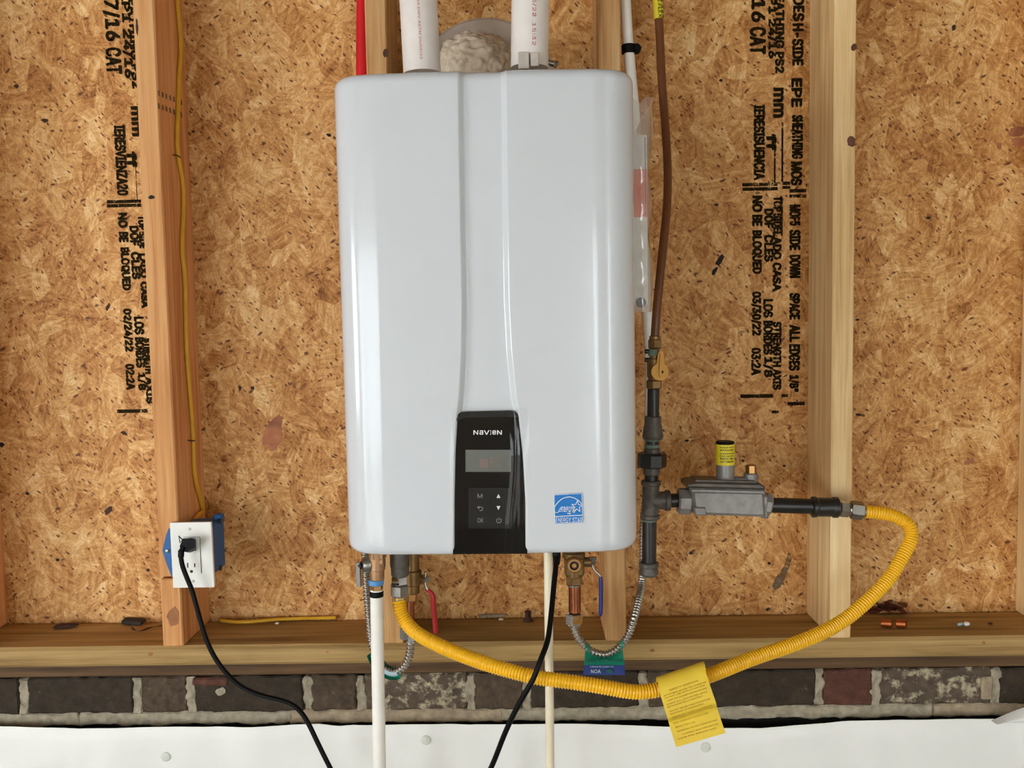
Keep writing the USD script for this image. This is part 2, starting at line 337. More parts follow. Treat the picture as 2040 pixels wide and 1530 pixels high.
plain('booklet_white', (234, 228, 216), .55, vary=.02)
plain('booklet_orange', (236, 132, 98), .55, vary=.02)
plain('booklet_dark', (58, 60, 66), .5)
plain('sheet_white', (240, 239, 233), .42, vary=.012, scale=14, bump=.12)
plain('fastener', (214, 216, 204), .35)
plain('mortar', (160, 149, 127), .9, vary=.16, scale=70, bump=.5)
plain('mortar_warm', (164, 146, 120), .9, vary=.16, scale=60, bump=.5)
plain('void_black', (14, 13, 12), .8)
plain('knot', (92, 52, 28), .6, vary=.2)
plain('knot_stain', (160, 104, 62), .7, vary=.15)
plain('bark', (62, 36, 22), .8, vary=.3)
plain('bark_dark', (36, 24, 18), .8, vary=.3)
plain('flake_red', (172, 108, 72), .7, vary=.2)
plain('leaf_red', (92, 44, 28), .7, vary=.3)
plain('shingle', (46, 40, 34), .85, vary=.25)
plain('painted', (222, 216, 204), .6, vary=.01, scale=5)
plain('concrete', (150, 146, 138), .85, vary=.08, scale=6)
plain('ceiling_dark', (112, 86, 58), .9, vary=.1)
def brickmat(name, rgb, pale, amount):
    c, d = lin(rgb), lin(pale)
    look(name, {'g': ('geometry', {}), 'n': ('noise_texture', {'scale': 55.0, 'detail': 5.0, 'roughness': .65}), 'n2': ('noise_texture', {'scale': 150.0, 'detail': 3.0}), 'n3': ('noise_texture', {'scale': 42.0, 'detail': 6.0, 'roughness': .7}),
        'r': ('rgb_ramp', {'ramp': [(.3, c * .65), (.55, c), (.75, c * 1.5)]}), 'm': ('map_range', {'from_min': 1 - amount, 'from_max': 1.12 - amount, 'to_min': 0.0, 'to_max': .9, 'clamp': True}),
        'x': ('mix', {'color2': tuple(d)}), 'b': ('bump', {'strength': .6, 'distance': .002}), 'p': ('principled_bsdf', {'roughness': .85, 'specular_ior_level': .3})},
        [('g.position', 'n.vector'), ('g.position', 'n2.vector'), ('g.position', 'n3.vector'), ('n.fac', 'r.fac'), ('n3.fac', 'm.value'), ('m.result', 'x.fac'), ('r.color', 'x.color1'), ('x.color', 'p.base_color'), ('n2.fac', 'b.height'), ('b.normal', 'p.normal')])
brickmat('brick_dark', (60, 50, 38), (150, 140, 120), .34)
brickmat('brick_mid', (84, 69, 54), (160, 148, 126), .38)
brickmat('brick_pale', (92, 78, 64), (190, 178, 148), .50)
brickmat('brick_red', (92, 58, 46), (150, 140, 120), .36)

# ------------------------------------------------------------------ the setting
YW = .14                                       # face of the sheathing; stud fronts are at y = 0
ZF, ZC = -.95, 1.75
wall = struct('wall_back', bx((-3.7, YW, -.045), (2.6, YW + .011, ZC)), 'osb')
struct('floor', bx((-4.5, -9, ZF - .1), (5, .3, ZF)), 'concrete')
struct('ceiling', bx((-3.7, -4.7, ZC), (2.6, .2, ZC + .05)), 'ceiling_dark')
x0, x1, z0, z1, yd = DOOR
def holed(outer, holes):
    g = Polygon(outer)
    for h in holes: g = g.difference(sbox(*h))
    return g
wl = trimesh.creation.extrude_polygon(holed([(-4.7, ZF), (.14, ZF), (.14, ZC), (-4.7, ZC)], [(WIN[0], WIN[2], WIN[1], WIN[3])]), .1, engine='earcut')
wl.vertices = np.c_[WINX - wl.vertices[:, 2], wl.vertices[:, 0], wl.vertices[:, 1]]; wl.fix_normals(); struct('wall_left', wl, 'wood_room')
struct('wall_right', bx((2.5, -4.6, ZF), (2.6, .138, ZC)), 'painted')
struct('wall_front', ext(holed([(-3.7, ZF), (2.6, ZF), (2.6, ZC), (-3.7, ZC)], [(x0, z0, x1, z1), (SIDE[0], SIDE[2], SIDE[1], SIDE[3])]), .1, yd - .1), 'painted')

# ------------------------------------------------------------------ stencilled print on the sheathing
def word(s, u0, v0, u1, v1):
    m0 = text_down(s, u0, v0, u1, v1, YW - .0006); ms = []
    for i_, (du, dv) in enumerate(((0, 0), (.0011, .0006), (-.0006, .0011), (.0006, -.0011))):
        m_ = m0.copy(); m_.apply_translation((du, -.00003 * i_, dv)); ms.append(m_)
    obj('stencil_word', cat(ms), 'ink', wall, smooth=False)
def bar(u0, v0, u1, v1):
    a, b = P(u0, v0, YW), P(u1, v1, YW)
    obj('stencil_bar', bx((a[0], YW - .0006, b[2]), (b[0], YW, a[2])), 'ink', wall, smooth=False)
for w in [('7/16', 1494, -42, 1525, 44), ('CAT', 1494, 55, 1525, 108), ('EXP1 24/16', 1530, -40, 1546, 116), ('SHEATHING PS2', 1545, -40, 1562, 145),
          ('GRADES', 1580, -60, 1602, 42), ('H-SIDE', 1579, 48, 1600, 130), ('EPE', 1577, 157, 1597, 213), ('SHEATHING', 1578, 230, 1599, 316), ('MOS', 1576, 323, 1597, 369),
          ('IERESISUENCIA', 1502, 210, 1523, 358), ('mm', 1541, 176, 1560, 234), ('ff', 1527, 268, 1546, 300),
          ('NO', 1499, 391, 1518, 422), ('BE', 1499, 429, 1518, 450), ('BLOQUED', 1498, 460, 1517, 545), ('03/30/22', 1497, 582, 1516, 668), ('03:2A', 1497, 694, 1515, 747),
          ('DOF', 1523, 417, 1540, 454), ('CLES', 1523, 469, 1540, 521), ('TOP SIDE', 1541, 392, 1557, 460), ('LADO CASA', 1540, 462, 1556, 580),
          ('LOS', 1521, 597, 1539, 632), ('BORDES', 1521, 640, 1539, 706), ('1/8', 1521, 712, 1539, 751), ('STRENGTH AXIS', 1540, 642, 1556, 776),
          ('MOF5', 1573, 409, 1594, 449), ('SIDE', 1573, 459, 1594, 498), ('DOWN', 1573, 509, 1594, 553), ('SPACE', 1573, 585, 1593, 636), ('ALL', 1573, 648, 1593, 681), ('EDGES', 1572, 687, 1593, 738), ('1/8"', 1571, 748, 1591, 780),
          # the left stencil
          ('7/16', 204, 0, 236, 82), ('CAT', 210, 96, 240, 147), ('EXP1 24/16', 238, -40, 256, 156), ('SHEATHING PS2', 253, -40, 270, 176),
          ('mm', 261, 213, 276, 271), ('IERESVIENZA20', 227, 250, 248, 389), ('ff', 252, 303, 271, 333), ('NO', 235, 425, 252, 453), ('BE', 237, 463, 254, 482), ('BLOQUED', 239, 494, 256, 578),
          ('02/24/22', 244, 616, 261, 700), ('02:2A', 250, 726, 266, 776), ('DOF', 258, 451, 275, 489), ('CLES', 261, 503, 277, 556), ('LOS', 267, 632, 285, 666), ('BORDES', 269, 673, 286, 732), ('1/8', 273, 743, 289, 777),
          ('TOP SIDE', 275, 430, 289, 494), ('LADO', 278, 506, 292, 553), ('CASA', 280, 562, 293, 613), ('STRENGTH', 286, 675, 300, 744), ('AXIS', 290, 752, 303, 804)]:
    word(*w)
for b in [(1479, 365, 1549, 370), (1479, 374, 1549, 379), (1557, 244, 1560, 362), (1542, 268, 1545, 366), (1559, 362, 1574, 368), (1559, 371, 1574, 376), (1573, 377, 1606, 383), (1573, 388, 1606, 393),
          (1475, 786, 1540, 792), (1557, 785, 1569, 791), (1569, 801, 1603, 807), (1537, 818, 1551, 823), (1556, 394, 1559, 470),
          (213, 399, 281, 404), (213, 407, 281, 412), (270, 316, 273, 399), (233, 816, 294, 822)]:
    bar(*b)
# bark chips and odd flakes standing out of the sheathing, and the smear of grey sealant
def chip(u, v, w, h, deg, mat, name='bark_chip', parent=wall, y=YW, label=None, seed=None):
    r = np.random.default_rng(int(u * 7 + v) if seed is None else seed); c = P(u, v, y); k = mpp(y)
    t = np.linspace(0, 2 * np.pi, 13, endpoint=False); q = r.uniform(.7, 1.15, 13)
    pts = np.c_[np.cos(t) * w / 2 * k * q, np.sin(t) * h / 2 * k * q]; a = math.radians(-deg); R = A([[math.cos(a), -math.sin(a)], [math.sin(a), math.cos(a)]])
    obj(name, ext(Polygon(pts @ R.T + [c[0], c[2]]).buffer(0), .0009, y - .0008), mat, parent, label=label)
for c in [(1434, 518, 26, 12, -50, 'bark_dark'), (1424, 540, 20, 8, -62, 'bark_dark'), (216, 1017, 22, 12, -40, 'bark'), (655, 269, 12, 6, 10, 'bark_dark'), (4, 886, 12, 10, 0, 'bark_dark'), (90, 240, 16, 8, 10, 'bark'),
          (33, 172, 10, 8, 0, 'bark'), (215, 612, 7, 18, 25, 'bark'), (247, 863, 14, 7, 25, 'bark'), (55, 983, 9, 6, 40, 'bark_dark'), (1436, 160, 8, 6, 0, 'bark_dark'), (1850, 434, 8, 5, 0, 'bark_dark'), (1427, 408, 8, 5, 0, 'bark_dark'),
          (1562, 928, 6, 5, 0, 'bark_dark'), (1480, 918, 6, 6, 0, 'bark'), (1708, 637, 10, 4, 0, 'bark_dark'), (1710, 826, 14, 5, 10, 'bark_dark'), (478, 773, 6, 12, 0, 'bark'), (503, 773, 8, 8, 0, 'bark'), (385, 262, 7, 4, 0, 'bark_dark'),
          (2025, 262, 34, 20, 0, 'flake_red'), (2032, 282, 34, 18, 0, 'flake_red'), (1990, 291, 10, 16, 0, 'flake_red'), (545, 862, 40, 80, 15, 'flake_red'), (1930, 920, 24, 10, -30, 'flake_red'), (1900, 55, 12, 8, -60, 'bark'), (1376, 1102, 8, 6, 0, 'bark_dark'),
          (1532, 1122, 8, 6, 0, 'bark_dark'), (1529, 1214, 7, 6, 0, 'bark_dark'), (420, 1055, 8, 6, 0, 'bark'), (295, 1136, 8, 6, 0, 'bark_dark'), (115, 1115, 7, 6, 0, 'bark_dark'), (1368, 878, 9, 5, 0, 'bark_dark'), (1890, 1210, 8, 5, 0, 'bark')]:
    chip(*c)
obj('sealant_smear', ext(pxpoly([(1538, 1168), (1546, 1150), (1562, 1128), (1570, 1102), (1578, 1112), (1570, 1136), (1560, 1162), (1552, 1172), (1544, 1176)], YW - .0006), .0006, YW - .0006), 'smear', wall)

# ------------------------------------------------------------------ framing
S, HW = .4064, .019
def stud(k, mat, label, cut=None, dx=0.0):
    x = k * S + dx; base = (x, .07, 0)
    t = thing('wall_stud', label, 'stud', base, None)
    if cut is None:
        obj('board', bx((x - HW, 0, 0), (x + HW, YW, ZC), .0025), mat, t)
    else:
        obj('board', bx((x - HW, 0, cut + .0015), (x + HW, YW, ZC), .0025), mat, t)
        obj('block', bx((x - HW, -.002, 0), (x + HW, YW, cut - .0015), .0025), mat, t)
    return t
def disc_on_front(parent, name, u, v, rw, rh, mat, y=0.0, depth=.0006):
    c = P(u, v, y); rg = np.random.default_rng(int(u * 3 + v)); aa_ = np.linspace(0, 2 * np.pi, 16, endpoint=False); q_ = rg.uniform(.72, 1.15, 16); g = affinity.scale(Polygon(np.c_[np.cos(aa_) * q_, np.sin(aa_) * q_]).buffer(.12, 3).buffer(0), rw * mpp(y), rh * mpp(y), origin=(0, 0)); obj(name, ext(affinity.translate(g, c[0], c[2]), depth, y - depth), mat, parent)
sa = stud(-1, 'wood_orange', 'wooden stud cut off by the left edge, a dark strip of its side showing')
s0 = stud(0, 'wood_orange', 'orange toned wooden stud behind the white power outlet, a yellow cable along its side', cut=P(333, 1151, 0)[2])
s1 = stud(1, 'wood_tan', 'wooden stud behind the red pipe and the left side of the white water heater')
s2 = stud(2, 'wood_tan', 'wooden stud behind the right side of the heater, next to the blue valve lever')
s3 = stud(3, 'wood_pale', 'pale wooden stud with two knots behind the black gas pipe end')
sb = stud(4, 'wood_pale', 'wooden stud cut off by the right edge, a thin strip of its side showing')
disc_on_front(s0, 'nail_head', 302, 393, 5.5, 3.5, 'bark_dark'); disc_on_front(s0, 'knot', 273, 53, 2, 15, 'bark'); disc_on_front(s0, 'knot', 345, 1228, 11, 18, 'knot_stain', y=-.002)
disc_on_front(s3, 'knot', 1701, 94, 6, 6, 'knot'); disc_on_front(s3, 'knot', 1696, 281, 8, 10, 'knot'); disc_on_front(s1, 'knot', 768, 106, 5, 7, 'knot')
for k in range(14):                            # faint grade stamp on the side of the left stud
    q = PX(315 + (k % 7) * 7.5, 190 + 25 * (k // 7) + (k % 7) * 3, HW)
    obj('grade_stamp', bx((HW, q[1], q[2]), (HW + .0005, q[1] + .007, q[2] + .009)), 'smear', s0, smooth=False)

zt = -.038
plate = thing('sole_plate', 'long horizontal wooden sole plate under the studs', 'board', (.6, .07, zt))
obj('board', bx((-3.5, 0, zt), (2.49, YW - .002, 0), .006), 'wood_plate', plate)
for u, v, w, h in [(300, 1303, 5, 3), (652, 1299, 3, 2), (1300, 1296, 4, 3), (1960, 1281, 3, 3)]: disc_on_front(plate, 'knot', u, v, w, h, 'knot_stain')
# brick foundation: one course of bricks in mortar, its lower bed, the dark void below
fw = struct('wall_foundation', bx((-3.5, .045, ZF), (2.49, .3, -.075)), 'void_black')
yb = .028
joints = [45, 272, 380, 612, 718, 938, 1050, 1282, 1398, 1632, 1747, 1985]
js = [P(u, 1385, yb)[0] for u in [-181] + joints + [2100, 2330]]
ztop, zbot = P(1000, 1342, yb)[2], P(1000, 1413, yb)[2]
sill = bx((-3.5, .018, ztop + .006), (2.49, .135, zt - .001), .003)
solo('mudsill', sill, 'wood_sill', 'dark weathered wooden strip between the sole plate and the bricks', 'board')
mats = {0: 'brick_dark', 1: 'brick_dark', 2: 'brick_mid', 3: 'brick_dark', 4: 'brick_mid', 5: 'brick_pale', 6: 'brick_mid', 7: 'brick_dark', 8: 'brick_mid', 9: 'brick_dark', 10: 'brick_red', 11: 'brick_pale', 12: 'brick_dark', 13: 'brick_mid'}
def rough_block(a, b, seed, amp=.0025, n=8):
    m = bx(a, b, .003); m = m.subdivide_to_size(max(.006, (b[0] - a[0]) / n)); v = m.vertices
    d = meshkit.fbm(v * 60, 3, seed) - .5; d2 = meshkit.fbm(v * 60 + 9, 3, seed + 3) - .5; d3 = meshkit.fbm(v * 60 + 21, 3, seed + 5) - .5
    m.vertices = v + np.c_[d, d2, d3] * 2 * amp; return m
for i in range(len(js) - 1):
    g = .0080
    obj('brick', rough_block((js[i] + g, yb + .0015 * (i % 3), zbot), (js[i + 1] - g, yb + .09, ztop), i, .004, 22), mats[i % 14], fw)
    obj('mortar_joint', rough_block((js[i] - .010, yb + .003, zbot - .002), (js[i] + .010, yb + .06, ztop - .003), i + 40, .0075), 'mortar', fw)
xs_ = np.linspace(-1.0, 2.6, 10)
zb2 = P(1000, 1440, yb)[2]
for i in range(len(xs_) - 1):
    obj('bed_joint', rough_block((xs_[i], yb + .003, zb2), (xs_[i + 1] + .002, yb + .06, zbot), i + 70, .0045, 40), 'mortar' if i % 3 else 'mortar_warm', fw)
obj('mortar_lump', rough_block((P(385, 1360, yb)[0], yb - .004, P(400, 1366, yb)[2]), (P(455, 1360, yb)[0], yb + .03, P(400, 1350, yb)[2]), 5, .004), 'brick_red', fw)
obj('mortar_lump', rough_block((P(1955, 1380, yb)[0], yb - .003, P(1960, 1394, yb)[2]), (P(1977, 1380, yb)[0], yb + .03, P(1960, 1348, yb)[2]), 6, .002), 'mortar_warm', fw)
chip(440, 1378, 26, 16, -25, 'mortar', 'mortar_spot', fw, yb - .001)

# white sheeting over the foundation below
ys = -.004
top = A([(-200, 1449), (0, 1449), (60, 1451), (150, 1453), (300, 1451), (380, 1451), (480, 1452), (560, 1449), (630, 1446), (672, 1452), (700, 1449), (800, 1447), (1000, 1447), (1080, 1446), (1230, 1446), (1340, 1449), (1450, 1452), (1520, 1452), (1600, 1446), (1700, 1440), (1800, 1437), (1900, 1436), (2040, 1434), (2300, 1430)], float)
tx = A([P(u, v, ys) for u, v in top]); gx = np.linspace(-1.0, 2.3, 260); gt = np.interp(gx, tx[:, 0], tx[:, 2]); rows = np.r_[np.linspace(0, .06, 8), np.linspace(.08, 1, 34)]
X = np.tile(gx, (len(rows), 1)); Z = gt[None] + rows[:, None] * (ZF - gt[None])
W = meshkit.fbm(np.stack([X * 7, Z * 5, X * 0], -1), 4, 3); W2 = meshkit.fbm(np.stack([X * 26, Z * 9, X * 0 + 4], -1), 3, 8)
Y = ys - .016 * (W - .5) - .004 * (W2 - .5) + .006 * np.exp(-((Z - gt[None]) / .012) ** 2)
def grid_shell(X, Y, Z, th=.0012):
    nr, nc = X.shape; v = np.stack([X, Y, Z], -1).reshape(-1, 3); v2 = v + [0, th, 0]; i = np.arange(nr * nc).reshape(nr, nc)
    q = np.stack([i[:-1, :-1], i[1:, :-1], i[1:, 1:], i[:-1, 1:]], -1).reshape(-1, 4)
    f = np.vstack([q[:, [0, 1, 2]], q[:, [0, 2, 3]]]); n = nr * nc; f2 = f[:, ::-1] + n
    edge = np.r_[i[0], i[1:, -1], i[-1, -2::-1], i[-2:0:-1, 0]]; e2 = np.roll(edge, -1)
    side = np.vstack([np.c_[edge, edge + n, e2], np.c_[e2, edge + n, e2 + n]])
    m = trimesh.Trimesh(np.vstack([v, v2]), np.vstack([f, f2, side[:, ::-1]]), process=False); m.fix_normals(); return m
sheet = thing('white_sheeting', 'white plastic sheeting hung below the brick course along the bottom of the picture', 'sheeting', (.6, ys, ZF))
obj('sheet', grid_shell(X, Y, Z), 'sheet_white', sheet, smooth=60)
def fy(x, z):
    j = np.argmin(abs(gx - x)); i = np.argmin(abs(Z[:, j] - z)); return Y[i, j]
for u, v in [(1405, 1487), (848, 1476), (330, 1508)]:
    c = P(u, v, ys); y = fy(c[0], c[2])
    obj('fastener', lathe([(.0065, 0), (.0088, .0012), (.0092, .004)], (c[0], y - .003, c[2]), (0, 1, 0), 20), 'fastener', sheet)
# folded corner at the right end of the sheeting
fl = []
for t in np.linspace(0, 1, 14):
    a, b = P(1975 + 110 * t, 1436 - 36 * math.sin(t * 1.4) , ys - .012), P(1985 + 110 * t, 1439 + 3 * t, ys - .02)
    fl.append([a * (1 - s) + b * s + A([0, -.012 * math.sin(s * math.pi), 0]) for s in np.linspace(0, 1, 9)])
fl = A(fl).transpose(1, 0, 2); obj('folded_corner', grid_shell(fl[..., 0], fl[..., 1], fl[..., 2]), 'sheet_white', sheet, smooth=60)

# ------------------------------------------------------------------ water heater
HX0, HX1, HZ0, HZ1, HYF, HYB = .3890, .8185, .2500, .9375, -.335, -.004
heater = thing('water_heater', 'white wall-mounted tankless water heater with black control panel', 'water heater', ((HX0 + HX1) / 2, -.17, HZ0))
lft = A([(910, 120), (911, 200), (914, 400), (918, 600), (917, 700), (912, 790), (907, 830), (903, 900), (901, 1000), (901, 1120)], float)
rgt = A([(1010, 120), (1011, 200), (1013, 400), (1016, 600), (1021, 700), (1030, 790), (1037, 830), (1045, 900), (1051, 1000), (1051, 1120)], float)
Lw = A([P(u, v, HYF) for u, v in lft]); Rw = A([P(u, v, HYF) for u, v in rgt])
xl = lambda z: np.interp(-z, -Lw[:, 2], Lw[:, 0]); xr = lambda z: np.interp(-z, -Rw[:, 2], Rw[:, 0])
CH = .0085
def front_y(x):                                # gently bowed front
    return HYF + .007 * ((x - (HX0 + HX1) / 2) / ((HX1 - HX0) / 2)) ** 2
def ring(z, inset, tz):
    R = .046; a0, a1 = HX0 + inset, HX1 - inset; r = max(R - inset, .004); f = inset
    ww, pts = .0095, []
    yfl = front_y(HX0) + f
    pts.append((a0, HYB))
    for y in np.linspace(HYB - .01, yfl + r, 6)[:-1]: pts.append((a0, y))
    for q in np.linspace(0, np.pi / 2, 14): pts.append((a0 + r * (1 - math.cos(q)), yfl + r * (1 - math.sin(q))))
    xs1 = np.linspace(a0 + r, xl(z), 16)[1:-1]; ss = np.linspace(0, 1, 9)
    ch = lambda s: CH * (s * s * (3 - 2 * s))
    for x in xs1: pts.append((x, front_y(x) + f))
    for s in ss: x = xl(z) + s * ww; pts.append((x, front_y(x) + f + ch(s) * tz))
    for x in np.linspace(xl(z) + ww, xr(z) - ww, 8)[1:-1]: pts.append((x, front_y(x) + f + CH * tz))
    for s in ss[::-1]: x = xr(z) - s * ww; pts.append((x, front_y(x) + f + ch(s) * tz))
    for x in np.linspace(xr(z), a1 - r, 16)[1:-1]: pts.append((x, front_y(x) + f))
    for q in np.linspace(np.pi / 2, 0, 14): pts.append((a1 - r * (1 - math.cos(q)), yfl + r * (1 - math.sin(q))))
    for y in np.linspace(HYB - .01, yfl + r, 6)[:-1][::-1]: pts.append((a1, y))
    pts.append((a1, HYB))
    return [(x, y, z) for x, y in pts]
rt, rb_ = .016, .017; lev = []
for q in np.linspace(0, np.pi / 2, 9): lev.append((HZ1 - rt * (1 - math.cos(q)) if False else HZ1 - rt + rt * math.cos(q), rt * (1 - math.sin(q))))
for z in np.linspace(HZ1 - rt, HZ0 + rb_, 90)[1:-1]: lev.append((z, 0.0))
for q in np.linspace(np.pi / 2, 0, 9): lev.append((HZ0 + rb_ - rb_ * math.cos(q), rb_ * (1 - math.sin(q))))
rings = A([ring(z, i, 1.0) for z, i in lev]); nl, nc = rings.shape[:2]
v = rings.reshape(-1, 3); f = []; j = np.arange(nc); jn = (j + 1) % nc
for i in range(nl - 1):
    a, b = i * nc + j, i * nc + jn; f += [np.c_[a, b, a + nc], np.c_[b, b + nc, a + nc]]
c0, c1 = v[:nc].mean(0), v[-nc:].mean(0); v = np.vstack([v, c0, c1])
f += [np.c_[np.full(nc, len(v) - 2), jn, j], np.c_[np.full(nc, len(v) - 1), (nl - 1) * nc + j, (nl - 1) * nc + jn]]
cover = trimesh.Trimesh(v, np.vstack(f), process=False); cover.fix_normals()
obj('cover', cover, 'heater_white', heater, smooth=50)
# control panel in the channel
yp = HYF + .0025
pan = pxpoly([(905, 856), (907, 836), (911, 827), (919, 821), (930, 820), (1016, 818), (1026, 820), (1033, 827), (1036, 838), (1040, 866), (1046, 930), (1050, 1000), (1050.5, 1103), (902.5, 1104), (902, 1000), (903, 920)], yp)
panel = obj('control_panel', ext(pan, .012, yp), 'panel_black', heater)
obj('panel_rim', ext(pxpoly([(908, 836), (919, 822), (930, 820.5), (1016, 818.5), (1026, 821), (1034, 832), (1034, 834), (1020, 830), (926, 832), (909, 839)], yp), .0012, yp - .0011), 'panel_key', panel)
def hquad(u0, v0, u1, v1, y): return pxpoly([(u0, v0), (u1, v0), (u1, v1), (u0, v1)], y)
lcd = obj('display', ext(hquad(927.5, 896, 1018, 940, yp), .0008, yp - .0007), 'lcd', panel)
obj('display_segment', cat(ext(hquad(955, 914, 972, 932, yp), .0003, yp - .0009), text_in('E:0', 976, 911, 998, 930, yp - .0008, .0002)), 'lcd_segment', lcd)
keypad = obj('keypad', ext(hquad(933, 972, 1020, 1053, yp).buffer(-.003).buffer(.003), .0006, yp - .0005), 'panel_key', panel)
yk = yp - .0006
obj('key_symbol', text_in('M', 951, 984, 961, 992, yk), 'print_grey', keypad, smooth=False)
obj('key_symbol', text_in('OK', 951, 1032, 963, 1041, yk), 'print_grey', keypad, smooth=False)
obj('key_symbol', ext(pxpoly([(989, 992), (997, 992), (993, 984)], yk), .0003, yk - .0003), 'print_white', keypad)
obj('key_symbol', ext(pxpoly([(989, 1008), (997, 1008), (993, 1016)], yk), .0003, yk - .0003), 'print_white', keypad)
arrow = [xz(953, 1011, yk), xz(959, 1010, yk), xz(962, 1013, yk), xz(960, 1017, yk), xz(955, 1017, yk)]
obj('key_symbol', cat(strip(arrow, .0009, yk - .0003, .0003), ext(pxpoly([(950, 1011), (955, 1008), (955, 1014)], yk), .0003, yk - .0003)), 'print_grey', keypad)
pc = xz(994, 1037, yk)
arc = [(pc[0] + .0034 * math.sin(a), pc[1] + .0034 * math.cos(a)) for a in np.linspace(.6, 2 * np.pi - .6, 20)]
obj('key_symbol', cat(strip(arc, .0008, yk - .0003, .0003), strip([(pc[0], pc[1]), (pc[0], pc[1] + .0042)], .0008, yk - .0003, .0003)), 'print_grey', keypad)
lg, spans = [], [('N', 943, 953), ('a', 955, 963), ('V', 964, 975), ('I', 976.5, 978.5), ('e', 980.5, 988.5), ('N', 990, 1000)]
for ch_, a_, b_ in spans: lg.append(text_in(ch_, a_, 857, b_, 866, yp, bold=True))
obj('maker_name', cat(lg), 'print_white', panel, smooth=False)
# loose protective film over the panel, lifted along its right side
us = [896, 905, 930, 960, 990, 1010, 1016, 1020, 1025, 1034, 1046, 1056]; hs = [.0005, .0026, .003, .003, .0032, .0045, .006, .0064, .0052, .0036, .0024, .0005]
fu = np.interp(np.linspace(0, 11, 90), np.arange(12), us); fh = CubicSpline(np.arange(12), hs)(np.linspace(0, 11, 90)); fvv = np.linspace(812, 1102, 40)
FX = A([[P(u + 6 * math.sin((v_ - 812) / 60) * (1010 < u < 1030), v_, HYF)[0] for u in fu] for v_ in fvv]); FZ = A([[P(u, v_, HYF)[2] for u in fu] for v_ in fvv])
fade = np.interp(fvv, [812, 860, 900, 1040, 1070, 1102], [.4, .6, 1, 1, .7, .5]); FY = A([[HYF + (.0009 if True else 0) - hs_ * fa * .7 for hs_ in fh] for fa in fade])
obj('protective_film', grid_shell(FX, FY, FZ, .0001), 'clear_film', heater, smooth=70, label='clear protective film over the control panel')
# energy label
xe = P(1132, 1012, HYF)[0]; ye = front_y(xe) - .0006
lab = obj('energy_label', ext(pxpoly([(1102.5, 985), (1160, 982), (1162, 1041), (1105, 1044)], ye), .0009, ye), 'label_blue', heater)
w = .0011; yl = ye - .0003
def lp(a, b):                                   # label coordinates 0..1 right, 0..1 down
    return xz(1102.5 + 57.5 * a + 2.3 * b, 985 - 3 * a + 59 * b, yl)
parts = [strip([lp(.02, .02), lp(.98, .02), lp(.98, .98), lp(.02, .98), lp(.02, .02)], .0007, yl, .0003),
         strip([lp(.0, .46), lp(.07, .36), lp(.16, .26), lp(.28, .17), lp(.42, .12), lp(.56, .11), lp(.7, .15), lp(.82, .22), lp(.9, .29), lp(1, .4)], w, yl, .0003),
         strip([lp(0, .75), lp(1, .75)], w, yl, .0003)]
star = [lp(.80 + .20 * (1 if k % 2 == 0 else .42) * math.sin(k * math.pi / 5 + .12), .45 - .20 * (1 if k % 2 == 0 else .42) * math.cos(k * math.pi / 5 + .12)) for k in range(11)]
parts.append(strip(star, .0009, yl, .0003))
parts.append(strip([lp(.04, .60), lp(.10, .62), lp(.16, .60)], .0008, yl, .0003))
parts.append(strip([lp(.48, .66), lp(.55, .70), lp(.62, .60), lp(.68, .50), lp(.63, .62), lp(.70, .64), lp(.76, .56)], .0008, yl, .0003))
m = text_in('energy', 1109, 1009, 1139, 1024, ye, .0003, shear=.28); parts.append(m)
parts.append(text_in('ENERGY STAR', 1107.5, 1031, 1160, 1040.5, ye, .0003))
obj('label_print', cat(parts), 'print_white', lab, smooth=False)

# ------------------------------------------------------------------ pipes above the heater
def pts(seq): return [P(u, v, y) for u, v, y in seq]
solo('red_pipe', sweep(curve([P(726, -60, .045) + A([0, 0, ZC - P(726, -60, .045)[2] - .003])] + pts([(726, -60, .045), (724, 0, .045), (723, 80, .045), (723, 150, .045), (724, 420, .045), (725, 800, .045), (726, 1010, .045)]), 30), 13.5 * mpp(.045), 24), 'pex_red', 'red plastic water pipe rising behind the top left corner of the heater', 'pipe')

def wrap_text(s, a, b, r, h, ang0, depth=.0003):
    """text running down a round pipe from a to b"""
    m = text(s, 1.0, depth); lo, hi = m.bounds; v = m.vertices; a, b = A(a), A(b); ax = b - a
    L = (v[:, 0] - lo[0]) / (hi[0] - lo[0]); th = ang0 + (v[:, 1] - lo[1]) / (hi[1] - lo[1]) * h / r; rr = r + .0002 + v[:, 2]
    m.vertices = a + np.outer(L, ax) + np.c_[np.sin(th) * rr, -np.cos(th) * rr, th * 0]; return m
pv0, pv1 = P(829, -70, -.15), P(843, 150, -.15)
pv0, pv1 = P(830, -60, -.15), A(P(841, 142, -.15)); rP = .0297
vp = thing('vent_pipe', 'white plastic vent pipe on the left of the two above the heater', 'pipe', pv1, None)
obj('pipe', sweep([pv0 + (pv0 - pv1) * ((ZC - .003 - pv0[2]) / (pv0[2] - pv1[2])), pv0, (pv0 + pv1) / 2, pv1 - A([0, 0, .004])], rP, 40), 'pvc_white', vp)
def along(a, b, t): return a + (b - a) * t
obj('pipe_print', wrap_text('PVC SCH 40 DWV ASTM 04/05/22', along(pv0, pv1, .12), along(pv0, pv1, .93), rP, .0042, .02), 'pvc_print', vp, smooth=False)
ep0, ep1 = P(1057, -60, -.15), P(1055, 136, -.15)
ex = thing('exhaust_pipe', 'white plastic exhaust pipe with a metal clamp, right of the two above the heater', 'pipe', ep1, None)
obj('pipe', sweep([ep0 + (ep0 - ep1) * ((ZC - .003 - ep0[2]) / (ep0[2] - ep1[2])), ep0, (ep0 + ep1) / 2, ep1], rP, 40), 'pvc_white', ex)
